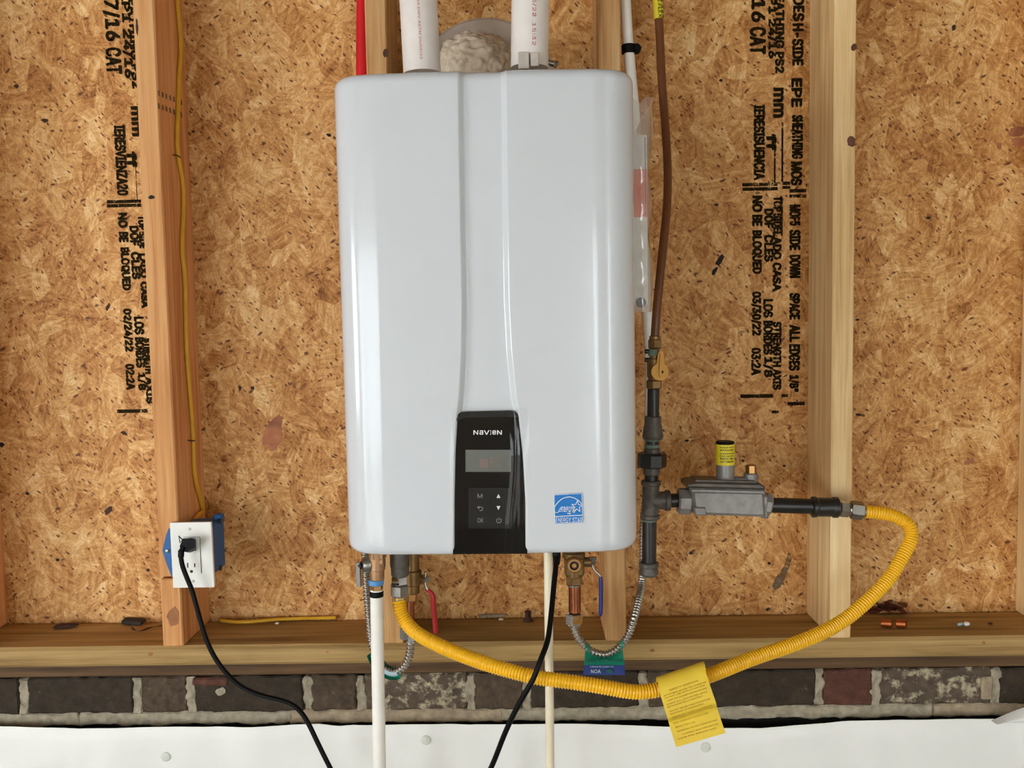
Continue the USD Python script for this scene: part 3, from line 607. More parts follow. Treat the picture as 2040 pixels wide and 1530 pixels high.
obj('pipe_print', wrap_text('04/05/22  15:32', along(ep0, ep1, .16), along(ep0, ep1, .82), rP, .0065, .1), 'pvc_print', ex, smooth=False)
za, zb_ = P(1055, 112, -.18)[2], P(1055, 131, -.18)[2]; ce = ep1
obj('collar', lathe([(.034, 0), (.036, .004), (.036, .012), (.031, .016)], (ce[0], ce[1], HZ1 - .004), (0, 0, 1), 40), 'collar_grey', ex)
clampm = obj('hose_clamp', lathe([(.0335, 0), (.0375, .001), (.0375, .013), (.0335, .014)], (ce[0], ce[1], HZ1 + .010), (0, 0, 1), 48), 'steel_dull', ex, label='steel band clamp')
q = P(1102, 127, -.15); obj('clamp_screw', cat(cyl(q + A([-.014, 0, .004]), q + A([.006, 0, -.002]), .0045), hexnut(q + A([.002, 0, 0]), q + A([.007, 0, -.002]), .006)), 'steel', clampm)
for u0, u1, v0, v1, yy in [(1032, 1054.5, 103, 136, -.192), (1056.5, 1074, 104, 131, -.19)]:
    a, b = P(u0, v0, yy), P(u1, v1, yy); obj('tab', bx((a[0], yy, max(b[2], HZ1 - .003)), (b[0], yy + .008, a[2]), .001), 'collar_grey', ex)
# flange and foam on the wall between them
fc = P(968, 181, YW - .008); fl_r = 140 * mpp(YW - .008)
wf = thing('vent_flange', 'round pale wall flange with a rough foam plug, between the two pipes above the heater', 'flange', (fc[0], YW, fc[2]))
obj('disc', lathe([(fl_r - .004, 0), (fl_r, .003), (fl_r, .0076)], (fc[0], YW - .0077, fc[2]), (0, 1, 0), 72), 'flange_white', wf)
fo = trimesh.creation.icosphere(5, 1.0); v = fo.vertices; cf = P(949, 146, .06); rf = 78 * mpp(.06)
d = 1 + .26 * (meshkit.fbm(v * 3.2 + 5, 4, 4) - .5) + .16 * (meshkit.fbm(v * 9, 4, 9) - .5)
v = np.sign(v) * np.abs(v) ** .85 * d[:, None]; v[:, 1] *= .062 / rf
fo.vertices = v * rf + cf + A([0, .012, 0]); obj('foam_plug', fo, 'foam', wf, smooth=50)

# white pipe, its black clamp, brown gas tube on the right
wp = solo('white_pipe', sweep(curve([P(1241, -60, .03) + A([-.004, .01, ZC - P(1241, -60, .03)[2] - .003])] + pts([(1243, -60, .03), (1246, 0, .03), (1252, 95, .03), (1260, 180, .03), (1275, 400, .03), (1290, 640, .03), (1295, 720, .03), (1294, 820, .03), (1292, 940, .03)]), 40), 10.5 * mpp(.03), 20), 'pipe_white', 'thin white plastic pipe running down beside the right edge of the heater', 'pipe')
c = P(1252, 98, .03); r = 10.5 * mpp(.03)
cl = thing('pipe_clamp', 'small black plastic clamp fixing the thin white pipe to the stud', 'clamp', c)
obj('strap', lathe([(r * 1.02, -.008), (r * 1.28, -.007), (r * 1.28, .007), (r * 1.02, .008)], c, (0.03, 0, -1), 24), 'rubber_black', cl)
obj('nail_boss', cat(bx(c + A([r, -.004, -.007]), c + A([r + .010, .010, .009]), .002), cyl(c + A([r + .006, -.007, 0]), c + A([r + .006, .01, 0]), .0065)), 'rubber_black', cl)
brown_px = [(1308, -60, .02), (1310, 0, .02), (1313, 45, .02), (1318, 150, .015), (1326, 260, .005), (1330, 340, -.01), (1328, 420, -.03), (1320, 500, -.045), (1312, 580, -.055), (1306, 650, -.06), (1304, 682, -.06)]
bp = curve([P(1306, -60, .03) + A([0, .01, ZC - P(1306, -60, .03)[2] - .003])] + pts(brown_px), 130)
bt = thing('gas_tube', 'brown coated gas tube bending down to the yellow-handled valve', 'gas tube', bp[-1])
obj('tube', sweep(bp, 8.2 * mpp(-.01), 20), 'brown_coat', bt)
ly = [p for p in bp if P(1306, -70, .02)[2] > p[2] > P(1313, 46, .02)[2]]
lb = obj('label_wrap', sweep(ly, 9.6 * mpp(.02), 20), 'yellow_label', bt, label='yellow printed label wrapped around the tube')
obj('label_print', cat([wrap_text(s_, ly[int(len(ly) * .4)], ly[-1], 9.7 * mpp(.02), .006, a_) for s_, a_ in (('GAS FLEX', -.2), ('PSI 125', .55))]), 'print_black', lb, smooth=False)

# document pouch on the heater's right side
pa = P(1265, 190, -.2); yp0, yp1 = -.255, -.08
zT, z2, z3, z4, zB = [P(1280, v_, yp0)[2] for v_ in (268, 337, 432, 592, 606)]
xA, xB = HX1 + .002, P(1290, 450, yp0)[0]
pouch = thing('document_pouch', 'clear plastic pouch with a white and orange booklet on the right side of the heater', 'pouch', (xA, -.13, zB - .02))
bk = obj('booklet', bx((xA, yp0, z2), (xB, yp1, zT), .001), 'booklet_white', pouch)
obj('booklet_lower', bx((xA, yp0, zB), (xB, yp1, z3), .001), 'booklet_white', pouch)
obj('orange_band', bx((xA, yp0 - .0003, z3), (xB, yp1, z2), .0006), 'booklet_orange', pouch, label='orange band across the booklet')
xl_ = P(1286, 400, yp0)[0]; obj('page_gap', bx((xl_ - .0006, yp0 - .0006, z3 + .002), (xl_ + .0006, yp0 + .01, zT - .004)), 'booklet_dark', pouch)
q = P(1277, 603, yp0); obj('printed_emblem', cyl(q + A([0, -.0012, 0]), q + A([0, .002, 0]), .0075), 'booklet_dark', pouch)
bz = np.r_[zT + .050, zT + .040, zT + .02, zT, np.linspace(zT, zB - .012, 30)[1:]]; rows_ = []
for k, z in enumerate(bz):
    wob = .0025 * math.sin(z * 60) + .002 * math.sin(z * 23); o = .006 + wob
    xo = xB + o + (.006 if k == 0 else 0) ; fr = yp0 - .004 + .001 * math.sin(z * 90)
    rows_.append([(xA, yp1, z), (xA, fr + .002, z + (.004 if k == 0 else 0)), (xA + .004, fr, z), ((xA + xB) / 2, fr - .001 + .002 * math.sin(z * 130), z - (.006 if k == 0 else 0)), (xB - .002, fr, z + (.003 if k == 0 else 0)), (xo, fr + .006, z + (.004 if k == 0 else 0)), (xo - .002, yp1, z)])
rw = A(rows_); obj('plastic_bag', grid_shell(rw[..., 0], rw[..., 1], rw[..., 2], .0002), 'bag_film', pouch, smooth=60)

# ------------------------------------------------------------------ gas train
YG = -.06; k = mpp(YG)
def seg(u0, v0, u1, v1): return P(u0, v0, YG), P(u1, v1, YG)
gv = thing('gas_valve', 'gas shut-off valve with a yellow handle under the brown tube', 'valve', P(1303, 773, YG))
obj('flare_nut', cat(hexnut(*seg(1304.5, 676, 1304.5, 694), 14.5 * k, turn=.2), cyl(*seg(1304.5, 669, 1304.5, 680), 11 * k)), 'brass_dark', gv)
obj('body', cat(cyl(*seg(1304, 694, 1303, 722), 10 * k), cyl(*seg(1303, 714, 1303, 752), 14 * k), cyl(*seg(1303, 745, 1303, 762), 12 * k)), 'brass_dark', gv)
obj('sealant', cyl(*seg(1302, 695, 1302, 709), 11 * k), 'sealant_green', gv)
for v_ in (700, 717): obj('test_plug', cyl(P(1302, v_, YG), P(1284.5, v_, YG), 4.5 * k), 'iron_black', gv)
obj('lower_nut', hexnut(*seg(1303, 757, 1303, 774), 16 * k, turn=.3), 'brass_dark', gv)
yh = YG - 20 * k
hp = Point(*xz(1315, 741, yh)).buffer(17.2 * mpp(yh), 24).union(pxpoly([(1305, 738), (1312, 703), (1314, 700), (1320, 700), (1322, 703), (1325, 738)], yh)).difference(Point(*xz(1319, 741, yh)).buffer(2.8 * mpp(yh)))
hn = obj('handle', ext(hp, .006, yh), 'yellow_handle', gv)
obj('handle_rib', ext(pxpoly([(1313, 745), (1314.5, 704), (1318.5, 704), (1319, 733), (1316, 752)], yh), .003, yh - .0028), 'yellow_handle', hn)
obj('stem', cyl(P(1310, 741, YG), P(1317, 741, yh + .004), 5 * k), 'iron_black', gv)

gp = thing('gas_pipe', 'dark iron gas pipe with union, tee and capped drip leg right of the heater', 'gas pipe', P(1292, 1147, YG))
obj('nipple', cyl(*seg(1302, 774, 1301, 838), 12 * k), 'iron_black', gp)
obj('coupling', lathe([(15 * k, 0), (16.5 * k, 2 * k), (16.5 * k, 16 * k), (18 * k, 20 * k), (20 * k, 36 * k), (21 * k, 40 * k), (19 * k, 46 * k)], P(1301, 829, YG), (-.02, 0, -1), 30), 'iron_grey', gp)
obj('nipple', cyl(*seg(1300, 870, 1299, 905), 14 * k), 'iron_black', gp)
obj('sealant', cat(cyl(*seg(1300, 873, 1300, 879), 15.5 * k), cyl(*seg(1298.5, 884, 1299, 893), 14.8 * k)), 'sealant_green', gp, label='green thread sealant')
obj('union_body', cat(cyl(*seg(1299, 893, 1299, 905), 16 * k), cyl(*seg(1298, 928, 1298, 946), 16.5 * k)), 'iron_grey', gp)
obj('union_nut', hexnut(*seg(1299, 902, 1298.5, 931), 29 * k, 8, turn=.2), 'iron_black', gp)
obj('nipple', cyl(*seg(1298, 942, 1297, 964), 13.5 * k), 'iron_black', gp)
tee = cat(cyl(*seg(1297, 962, 1295, 1030), 17 * k), cyl(*seg(1297, 957, 1297, 967), 19.5 * k, bev=2 * k), cyl(*seg(1295, 1024, 1295, 1034), 19.5 * k, bev=2 * k),
          cyl(*seg(1296, 997, 1330, 997), 18 * k), cyl(*seg(1324, 997, 1335, 997), 21 * k, bev=2 * k))
obj('tee', tee, 'iron_grey', gp)
obj('side_nipple', cyl(*seg(1333, 997, 1353, 997), 14 * k), 'iron_black', gp)
obj('sealant', cyl(*seg(1294, 1033, 1294, 1039), 15.5 * k), 'sealant_green', gp)
obj('drip_leg', cyl(*seg(1294, 1030, 1293, 1124), 14.5 * k), 'iron_black', gp, label='glossy black drip leg')
obj('cap', lathe([(17 * k, 0), (20 * k, 2 * k), (20 * k, 9 * k), (18.5 * k, 11 * k), (19.5 * k, 24 * k), (15 * k, 29 * k)], P(1292.5, 1119, YG), (0, 0, -1), 30), 'iron_grey', gp)

gr = thing('gas_regulator', 'grey cast metal gas regulator with a yellow labelled vent stack', 'gas regulator', P(1450, 1030, YG))
obj('inlet_hub', cat(hexnut(P(1350, 998, YG), P(1376, 999, YG), 27 * k, 8, turn=.39)), 'zinc_cast', gr)
YR, DR = YG - .024, .046                       # front face of the regulator and its depth
def slab(px, y, d, bev, tall=None):
    """a block with the given front outline, its front edges bevelled"""
    g = pxpoly(px, y); a = A(g.buffer(-bev, join_style=2).exterior.coords); b = A(g.exterior.coords)
    return trimesh.convex.convex_hull(np.vstack([np.c_[a[:, 0], a[:, 0] * 0 + y, a[:, 1]], np.c_[b[:, 0], b[:, 0] * 0 + y + bev, b[:, 1]], np.c_[b[:, 0], b[:, 0] * 0 + y + d - bev, b[:, 1]], np.c_[a[:, 0], a[:, 0] * 0 + y + d, a[:, 1]]]))
body = cat(slab([(1378, 974), (1523, 976), (1527, 1031), (1388, 1026), (1382, 1020)], YR, DR, .005), slab([(1374, 972), (1525, 976), (1526, 986), (1377, 983)], YR - .003, DR + .006, .003),
           slab([(1381, 1010), (1406, 1011), (1408, 1028), (1386, 1027)], YR - .003, DR + .006, .002), slab([(1520, 986), (1531, 988), (1532, 1034), (1519, 1033)], YR + .006, DR - .012, .003))
obj('body', body, 'zinc_cast', gr, smooth=20)
obj('outlet_boss', cat(hexnut(P(1520, 1004, YG), P(1534, 1007, YG), 25 * k, 8, turn=.39)), 'zinc_cast', gr)
obj('flange', slab([(1367, 965), (1380, 961), (1515, 964), (1525, 970), (1525, 975), (1367, 971)], YR - .006, DR + .012, .0025), 'zinc_dark', gr, smooth=20)
obj('cap_plate', slab([(1380, 963), (1388, 957), (1506, 960), (1516, 966)], YR - .002, DR + .004, .003), 'zinc_dark', gr, smooth=20)
obj('vent_stack', lathe([(24 * k, 0), (19.5 * k, 5 * k), (18 * k, 10 * k), (18 * k, 77 * k), (16.5 * k, 79 * k)], P(1445, 957, YG), (0, 0, 1), 32), 'zinc_cast', gr)
vl = obj('stack_label', cyl(P(1444.5, 925, YG), P(1444.5, 884, YG), 18.9 * k, bev=.0002, sides=32), 'yellow_label', gr, label='yellow printed label around the vent stack')
rr_ = 18.9 * k; cs_ = P(1444.5, 925, YG); tt = []
for v_, s_ in ((888, '-------'), (894, 'WARNING'), (900, '---------'), (906, 'DO NOT'), (911, 'REMOVE LABEL'), (917, 'VENT LIMITER')):
    m = text(s_, 1.0, .0003); lo, hi = m.bounds; vv = m.vertices; h_ = 3.6 * k if '-' not in s_ else 1.8 * k
    th = -.75 + 1.5 * (vv[:, 0] - lo[0]) / (hi[0] - lo[0]); z_ = P(1444.5, v_ + 2, YG)[2] + (vv[:, 1] - lo[1]) / (hi[1] - lo[1]) * h_; rr2 = rr_ + .0002 + vv[:, 2]
    m.vertices = np.c_[cs_[0] + np.sin(th) * rr2, cs_[1] - np.cos(th) * rr2, z_]; tt.append(m)
obj('label_print', cat(tt), 'print_black', vl, smooth=False)
obj('stack_cap', cyl(P(1444.5, 885, YG), P(1444.5, 879, YG), 18.6 * k), 'rubber_black', gr)
obj('plug_boss', cat(cyl(P(1495.5, 962, YG), P(1495.5, 942, YG), 14 * k), bx(P(1462, 958, YG) + A([0, -.008, 0]), P(1486, 950, YG) + A([0, .008, 0]), .002)), 'zinc_cast', gr)
obj('brass_plug', hexnut(P(1496, 944, YG), P(1496, 926, YG), 10.5 * k, turn=.5), 'brass', gr)

go = thing('outlet_pipe', 'short black iron pipe and coupling between the regulator and the yellow hose', 'gas pipe', P(1600, 1030, YG))
obj('nipple', cyl(P(1529, 1006, YG), P(1620, 1009, YG), 15.3 * k), 'iron_black', go)
obj('coupling', lathe([(18 * k, 0), (21 * k, 2 * k), (21 * k, 9 * k), (19 * k, 12 * k), (19 * k, 41 * k), (21 * k, 44 * k), (21 * k, 52 * k), (18 * k, 54 * k)], P(1616, 1010, YG), (1, 0, -.03), 32), 'iron_black', go)

# ------------------------------------------------------------------ yellow corrugated hose
hose = thing('yellow_hose', 'yellow corrugated flexible gas hose looping below the heater to the regulator', 'hose', P(1280, 1390, -.28))
hpx = [(794.5, 1192, -.17), (796, 1208, -.173), (808, 1238, -.18), (833, 1263, -.195), (867, 1282, -.21), (900, 1297, -.225), (933, 1310, -.238), (967, 1322, -.25), (1000, 1332, -.258), (1033, 1341, -.264), (1067, 1349, -.268), (1101, 1354, -.27), (1162, 1362, -.272), (1222, 1372, -.272), (1262, 1378, -.27), (1300, 1376, -.265),
       (1345, 1365, -.255), (1409, 1347, -.235), (1460, 1327, -.215), (1493, 1314, -.20), (1560, 1291, -.175), (1627, 1265, -.15), (1693, 1227, -.125), (1727, 1198, -.115), (1773, 1150, -.098), (1803, 1100, -.083), (1816, 1066, -.073), (1810, 1046, -.067), (1793, 1033, -.063), (1762, 1023, YG), (1722, 1019, YG)]
hc = pts(hpx)
obj('hose', corrugated(hc, .0114, .0009, .0047, 20, 8), 'yellow_hose', hose, smooth=60)
KZ = mpp(-.17)
obj('sleeve', cyl(P(794.5, 1197, -.17), P(795, 1180, -.17), 13.5 * KZ), 'chrome', hose)
obj('swivel_nut', hexnut(P(795.5, 1187, -.17), P(795.5, 1164, -.17), 19 * KZ, turn=.25), 'steel_dull', hose)
obj('chrome_nut', hexnut(P(795.5, 1164, -.17), P(795.5, 1146, -.17), 17.5 * KZ, turn=.1), 'chrome', hose)
obj('end_nut', cat(hexnut(P(1694, 1015, YG), P(1719, 1018, YG), 18.5 * k, turn=.3), cyl(P(1716, 1018, YG), P(1724, 1019, YG), 12 * k)), 'steel_dull', hose)
obj('adapter', cat(hexnut(P(1671.5, 1013, YG), P(1690, 1015, YG), 16.5 * k, turn=.1), cyl(P(1671, 1013, YG), P(1698, 1016, YG), 12 * k)), 'steel', hose)
# warning tag hanging from the hose
q0, q1 = A([P(1311, 1370, -.285), P(1405, 1338, -.262)]); q2, q3 = A([P(1345, 1483, -.270), P(1443, 1455, -.247)])
tg = []
for t in np.linspace(0, 1, 24):
    row = []
    for s in np.linspace(0, 1, 12):
        p_ = (q0 * (1 - s) + q1 * s) * (1 - t) + (q2 * (1 - s) + q3 * s) * t
        row.append(p_ + A([0, float(np.interp(t, [0, .2, .46, .60, .8, 1], [-.007, -.009, -.016, -.001, -.004, -.009])), 0]))
    tg.append(row)
for t in np.linspace(0, 1, 7)[1:]:             # over the hose and down behind it
    tg.insert(0, [(q0 * (1 - s) + q1 * s) + A([0, -.004 - .0008 + .014 * (1 - math.cos(t * math.pi)), .0115 * math.sin(t * math.pi) - .012 * max(0, t - .8)]) for s in np.linspace(0, 1, 12)])
tg = A(tg); wt = obj('warning_tag', grid_shell(tg[..., 0], tg[..., 1], tg[..., 2], .0005), 'yellow_tag', hose, smooth=60, label='printed yellow paper tag hanging from the hose')
Lr = tg[6:]
def on_tag(a, b):
    i = b * (len(Lr) - 1); j = a * 11; i0, j0 = min(int(i), len(Lr) - 2), min(int(j), 10); fi, fj = i - i0, j - j0
    return Lr[i0, j0] * (1 - fi) * (1 - fj) + Lr[i0 + 1, j0] * fi * (1 - fj) + Lr[i0, j0 + 1] * (1 - fi) * fj + Lr[i0 + 1, j0 + 1] * fi * fj
def tag_text(s, a0, a1, b0, b1):
    m = text(s, 1.0, .0002); lo, hi = m.bounds; v = m.vertices
    aa = a0 + (a1 - a0) * (v[:, 0] - lo[0]) / (hi[0] - lo[0]); bb = b1 - (b1 - b0) * (v[:, 1] - lo[1]) / (hi[1] - lo[1])
    m.vertices = A([on_tag(x, y) for x, y in zip(aa, bb)]) + np.c_[v[:, 2] * 0, -v[:, 2] - .0002, v[:, 2] * 0]; return m
lines = [('SAFETY WARNING', .2, .8, .05, .075), ('DO NOT BEND OR KINK THE CONNECTOR', .06, .94, .11, .13), ('DO NOT USE WITH OTHER GAS', .06, .9, .15, .17), ('TURN OFF GAS BEFORE REMOVING', .08, .92, .20, .22), ('CHECK ALL JOINTS FOR LEAKS', .06, .9, .25, .27),
         ('WITH SOAP SOLUTION ONLY', .06, .8, .29, .31), ('DO NOT REUSE THIS CONNECTOR', .08, .92, .36, .38), ('REPLACE IF DAMAGED', .08, .75, .40, .42), ('READ ALL INSTRUCTIONS', .1, .9, .47, .49), ('KEEP AWAY FROM CHEMICALS', .08, .92, .53, .55),
         ('NOT FOR OUTDOOR USE', .08, .8, .63, .65), ('ANSI Z21.24', .1, .5, .70, .72), ('WARNING: DO NOT REMOVE TAG', .1, .92, .77, .79), ('FLEXIBLE GAS CONNECTOR', .2, .92, .83, .85), ('MADE FOR INDOOR GAS', .08, .85, .88, .90)]
obj('tag_print', cat([tag_text(*l_) for l_ in lines]), 'tag_print', wt, smooth=False)

# ------------------------------------------------------------------ fittings under the heater, left
YL = -.17
gi = thing('gas_inlet', 'dark grey gas inlet stub above the start of the yellow hose', 'pipe fitting', P(795.5, 1147, YL))
obj('stub', lathe([(20 * KZ, -4 * KZ), (20 * KZ, 24 * KZ), (19 * KZ, 27 * KZ), (18.5 * KZ, 30 * KZ), (18 * KZ, 44 * KZ), (15 * KZ, 46 * KZ)], P(796, 1103, YL), (0, 0, -1), 32), 'iron_grey', gi)
q = P(796, 1100, -0.17); obj('heater_stub', cyl(q, A([q[0], q[1], HZ0 + .0005]), 17 * KZ), 'iron_grey', gi)
YP = -.2; KP = mpp(YP)
rv = thing('relief_valve', 'bronze pressure relief valve with a test lever under the left end of the heater', 'valve', P(751, 1190, YP))
obj('body', cat(cyl(P(751, 1095, YP), P(751, 1136, YP), 16.5 * KP), cyl(P(751, 1128, YP), P(751, 1155, YP), 15 * KP), cyl(P(766, 1118, YP), P(741, 1120, YP), 15 * KP), hexnut(P(752, 1095, YP), P(752, 1112, YP), 18 * KP, turn=.3)), 'bronze', rv)
obj('bonnet', lathe([(12 * KP, 0), (16 * KP, 3 * KP), (17 * KP, 10 * KP), (15 * KP, 18 * KP), (10 * KP, 22 * KP)], P(743, 1124, YP), (-1, -.1, 0), 32), 'steel_dull', rv)
a, b = P(711, 1117, YP), P(722, 1165, YP)
obj('lever', cat(bx((a[0] + .0015, YP - .012, b[2]), (b[0], YP - .0105, a[2]), .0004), bx((a[0], YP - .012, b[2]), (a[0] + .002, YP + .012, a[2]), .0004), bx((b[0] - .0016, YP - .012, b[2]), (b[0], YP + .012, a[2]), .0004)), 'chrome', rv)
q = P(716.5, 1127, YP - .012); obj('lever_pin', cyl(q + A([0, -.0015, 0]), q + A([0, .003, 0]), .0026), 'iron_black', rv)
obj('blue_ring', cyl(P(749.5, 1154, YP), P(749.5, 1164.5, YP), 15.5 * KP, bev=.0006), 'ring_blue', rv, label='blue plastic ring')
q = P(751, 1100, -0.2); obj('heater_stub', cyl(q, A([q[0], q[1], HZ0 + .0005]), 15 * KP), 'bronze', rv)
dp = thing('discharge_pipe', 'white plastic discharge pipe running down below the relief valve in front of the sheeting', 'pipe', (P(756, 1530, YP)[0], YP, ZF))
a, b = P(750, 1175, YP), P(756.5, 1540, YP); fz = b + (b - a) * ((ZF - b[2]) / (b[2] - a[2]))
obj('pipe', sweep([a, b, fz], 13.2 * KP, 28), 'pipe_white', dp)
obj('adapter_nut', hexnut(P(750, 1164, YP), P(750, 1175, YP), 13.5 * KP, turn=.2), 'brass', dp)
obj('ivory_ring', cyl(P(750, 1173, YP), P(750, 1178, YP), 12.5 * KP), 'pvc_cream', dp)
obj('black_ring', cyl(P(750, 1177, YP), P(750.2, 1188, YP), 14.3 * KP, bev=.0006), 'rubber_black', dp, label='black rubber ring')

YH = -.11; KH = mpp(YH)
hv = thing('hot_water_valve', 'dark brass water valve with a red lever behind the start of the yellow hose', 'valve', P(822, 1270, YH))
obj('body', cat(cyl(P(822, 1098, YH), P(822, 1182, YH), 14 * KH), cyl(P(822, 1135, YH), P(822, 1165, YH), 18 * KH), cyl(P(822, 1152, YH), P(842, 1154, YH), 9 * KH)), 'brass_dark', hv)
obj('pivot', hexnut(P(836, 1157, YH), P(846, 1157, YH), 7 * KH), 'brass', hv)
br = [P(848, 1139, YH), P(847, 1160, YH), P(850, 1172, YH), P(862, 1184, YH)]
obj('lever_arm', sweep(curve(br, 20), 3.2 * KH, 12), 'steel', hv); obj('lever_nut', hexnut(P(846, 1154, YH), P(856, 1154, YH), 6 * KH), 'steel', hv)
obj('lever_grip', sweep(curve([P(850, 1174, YH), P(861, 1184, YH), P(863, 1200, YH), P(866, 1230, YH), P(868.5, 1262, YH)], 26), np.r_[np.linspace(3, 5.4, 6), np.full(18, 5.6), 4.6, 2.5] * KH, 16), 'handle_red', hv, label='red plastic lever grip')
obj('lower_nut', hexnut(P(819, 1180, YH), P(819, 1196, YH), 13 * KH, turn=.2), 'brass', hv)
obj('tail_pipe', cyl(P(818, 1192, YH), P(818, 1262, YH), 7.5 * KH), 'copper', hv)
q = P(822, 1100, -0.11); obj('heater_stub', cyl(q, A([q[0], q[1], HZ0 + .0005]), 12.5 * KH), 'brass_dark', hv)
fh = thing('steel_hose', 'corrugated steel water hose in a U behind the white discharge pipe', 'hose', P(780, 1345, YH))
cpx = [(818, 1272, YH), (817.5, 1290, YH), (814, 1310, YH), (803, 1329, YH), (785, 1338, YH), (765, 1330, YH), (748, 1306, YH), (740, 1275, YH), (736, 1235, YH), (732, 1190, YH), (729, 1140, YH), (727, 1095, YH), (726, 1060, YH)]
obj('hose', corrugated(pts(cpx), 8.2 * KH, .0011, .0063, 18, 6), 'steel', fh, smooth=60)
obj('hose_nut', cat(hexnut(P(818, 1257, YH), P(818, 1276, YH), 11.5 * KH, turn=.3), cyl(P(818, 1274, YH), P(818, 1281, YH), 9.5 * KH)), 'chrome', fh)
obj('jam_nut', hexnut(P(808, 1249, YH), P(808, 1272, YH), 12 * KH, turn=.1), 'steel_dull', fh)
# label loop around the bottom of that hose
cw = curve(pts(cpx), 200); vs_ = A([765 - F * ((p_ - CAM) @ RZ) / ((p_ - CAM) @ RY) for p_ in cw]); us2 = A([1020 + F * ((p_ - CAM) @ RX) / ((p_ - CAM) @ RY) for p_ in cw]); sel = cw[(vs_ > 1300) & (us2 < 793)]
def half_tube(path, r, a0, a1, n=12, grow=0.0):
    path = A(path); t = np.gradient(path, axis=0); t /= np.linalg.norm(t, axis=1)[:, None]; out = []
    for i, p_ in enumerate(path):
        n_ = A([0, -1, 0.]); b_ = unit(np.cross(n_, t[i])); b_ = b_ if b_[2] < 0 else -b_
        out.append([p_ + (r + grow * max(0, math.cos(a - np.pi / 2))) * (math.cos(a) * n_ + math.sin(a) * b_) for a in np.linspace(a0, a1, n)])
    return A(out)
for nm, a0, a1, mt, gr_ in (('label_loop', -2.4, -1.15, 'tag_dark', 0), ('label_strip', -.25, 1.15, 'tag_pale', 0.0), ('label_edge', 1.2, 2.8, 'tag_teal', .006)):
    g_ = half_tube(sel, 9.6 * KH, a0, a1, grow=gr_); obj(nm, grid_shell(g_[..., 0], g_[..., 1], g_[..., 2], .0004), mt, fh, smooth=60)

# ------------------------------------------------------------------ fittings under the heater, right
YC = -.12; KC = mpp(YC)
cp = thing('condensate_pipe', 'cream plastic drain pipe dropping from the middle of the heater behind the yellow hose', 'pipe', (P(1095, 1530, -.16)[0], -.16, ZF))
a, b = P(1092, 1098, -.16), P(1096, 1530, -.16); fz = b + (b - a) * ((ZF - b[2]) / (b[2] - a[2])); obj('pipe', sweep([a, b, fz], 8.9 * mpp(-.16), 24), 'pvc_cream', cp)
q = P(1092, 1100, -0.16); obj('upper_pipe', cyl(q, A([q[0], q[1], HZ0 + .0005]), 8.9 * mpp(-.16)), 'pvc_cream', cp)
cv = thing('cold_water_valve', 'brass water valve with a blue lever under the right part of the heater', 'valve', P(1144, 1220, YC))
obj('body', cat(cyl(P(1143, 1095, YC), P(1144, 1150, YC), 17 * KC), cyl(P(1143, 1098, YC), P(1143, 1112, YC), 23 * KC), bx(P(1124, 1108, YC) + A([0, -.012, 0]), P(1164, 1146, YC) + A([0, .014, 0]), .004), cyl(P(1150, 1119, YC), P(1178, 1120, YC), 10 * KC)), 'brass_dark', cv)
q = P(1144, 1127, YC - .03)
obj('drain_port', cat(lathe([(15.5 * KC, 0), (15.5 * KC, .014), (13 * KC, .0165), (9 * KC, .0165), (8.2 * KC, .008)], q + A([0, .016, 0]), (0, -1, 0), 32)), 'brass', cv)
obj('drain_plug', cat(torus(q + A([0, .004, 0]), (0, 1, 0), 7.6 * KC, 1.3 * KC), cyl(q + A([0, .002, 0]), q + A([0, .012, 0]), 8.5 * KC)), 'slot_dark', cv)
obj('drain_stem', cyl(q + A([0, -.0005, 0]), q + A([0, .01, 0]), 4.8 * KC), 'brass', cv)
obj('lower_nut', hexnut(P(1144, 1147, YC), P(1144, 1164, YC), 17 * KC, turn=.25), 'brass_dark', cv)
obj('steel_lip', cyl(P(1144, 1163, YC), P(1144, 1168, YC), 14 * KC), 'steel_dull', cv)
obj('tail_pipe', cyl(P(1145, 1166, YC), P(1145, 1220, YC), 12.5 * KC), 'copper', cv)
obj('lever_nut', cat(hexnut(P(1174, 1117, YC), P(1186, 1117, YC), 9 * KC), cyl(P(1184, 1117, YC), P(1188, 1117, YC), 6 * KC)), 'steel_dull', cv)
obj('lever_arm', sweep(curve([P(1180, 1110, YC), P(1181, 1130, YC), P(1188, 1140, YC), P(1196, 1148, YC), P(1197, 1156, YC)], 20), 2.6 * KC, 12), 'steel', cv)
obj('lever_grip', sweep(curve([P(1196.5, 1148, YC), P(1197, 1160, YC), P(1197, 1200, YC), P(1196.5, 1228, YC)], 24), np.r_[2.5, 3.6, np.full(20, 4.2), 3.4, 1.5] * KC, 14), 'handle_blue', cv, label='blue plastic lever grip')
q = P(1143, 1100, -0.12); obj('heater_stub', cyl(q, A([q[0], q[1], HZ0 + .0005]), 15 * KC), 'brass_dark', cv)
fr = thing('steel_hose', 'corrugated steel water hose in a U under the blue-levered valve, a teal tag on it', 'hose', P(1205, 1310, YC))
rpx = [(1144, 1244, YC), (1145, 1256, YC), (1150, 1267, YC), (1160, 1281, YC), (1173, 1293, YC), (1190, 1301, YC), (1208, 1303, YC), (1226, 1295, YC), (1241, 1281, YC), (1253, 1262, YC), (1261, 1240, YC - .0), (1268, 1215, YC + .018), (1274, 1188, -.075), (1279, 1155, -.034), (1280, 1110, -.016), (1281, 1060, -.010), (1286, 1000, -.008), (1295, 950, -.008), (1298, 920, -.008)]
obj('hose', corrugated(pts(rpx), 7.8 * KC, .0011, .0060, 18, 6), 'steel', fr, smooth=60)
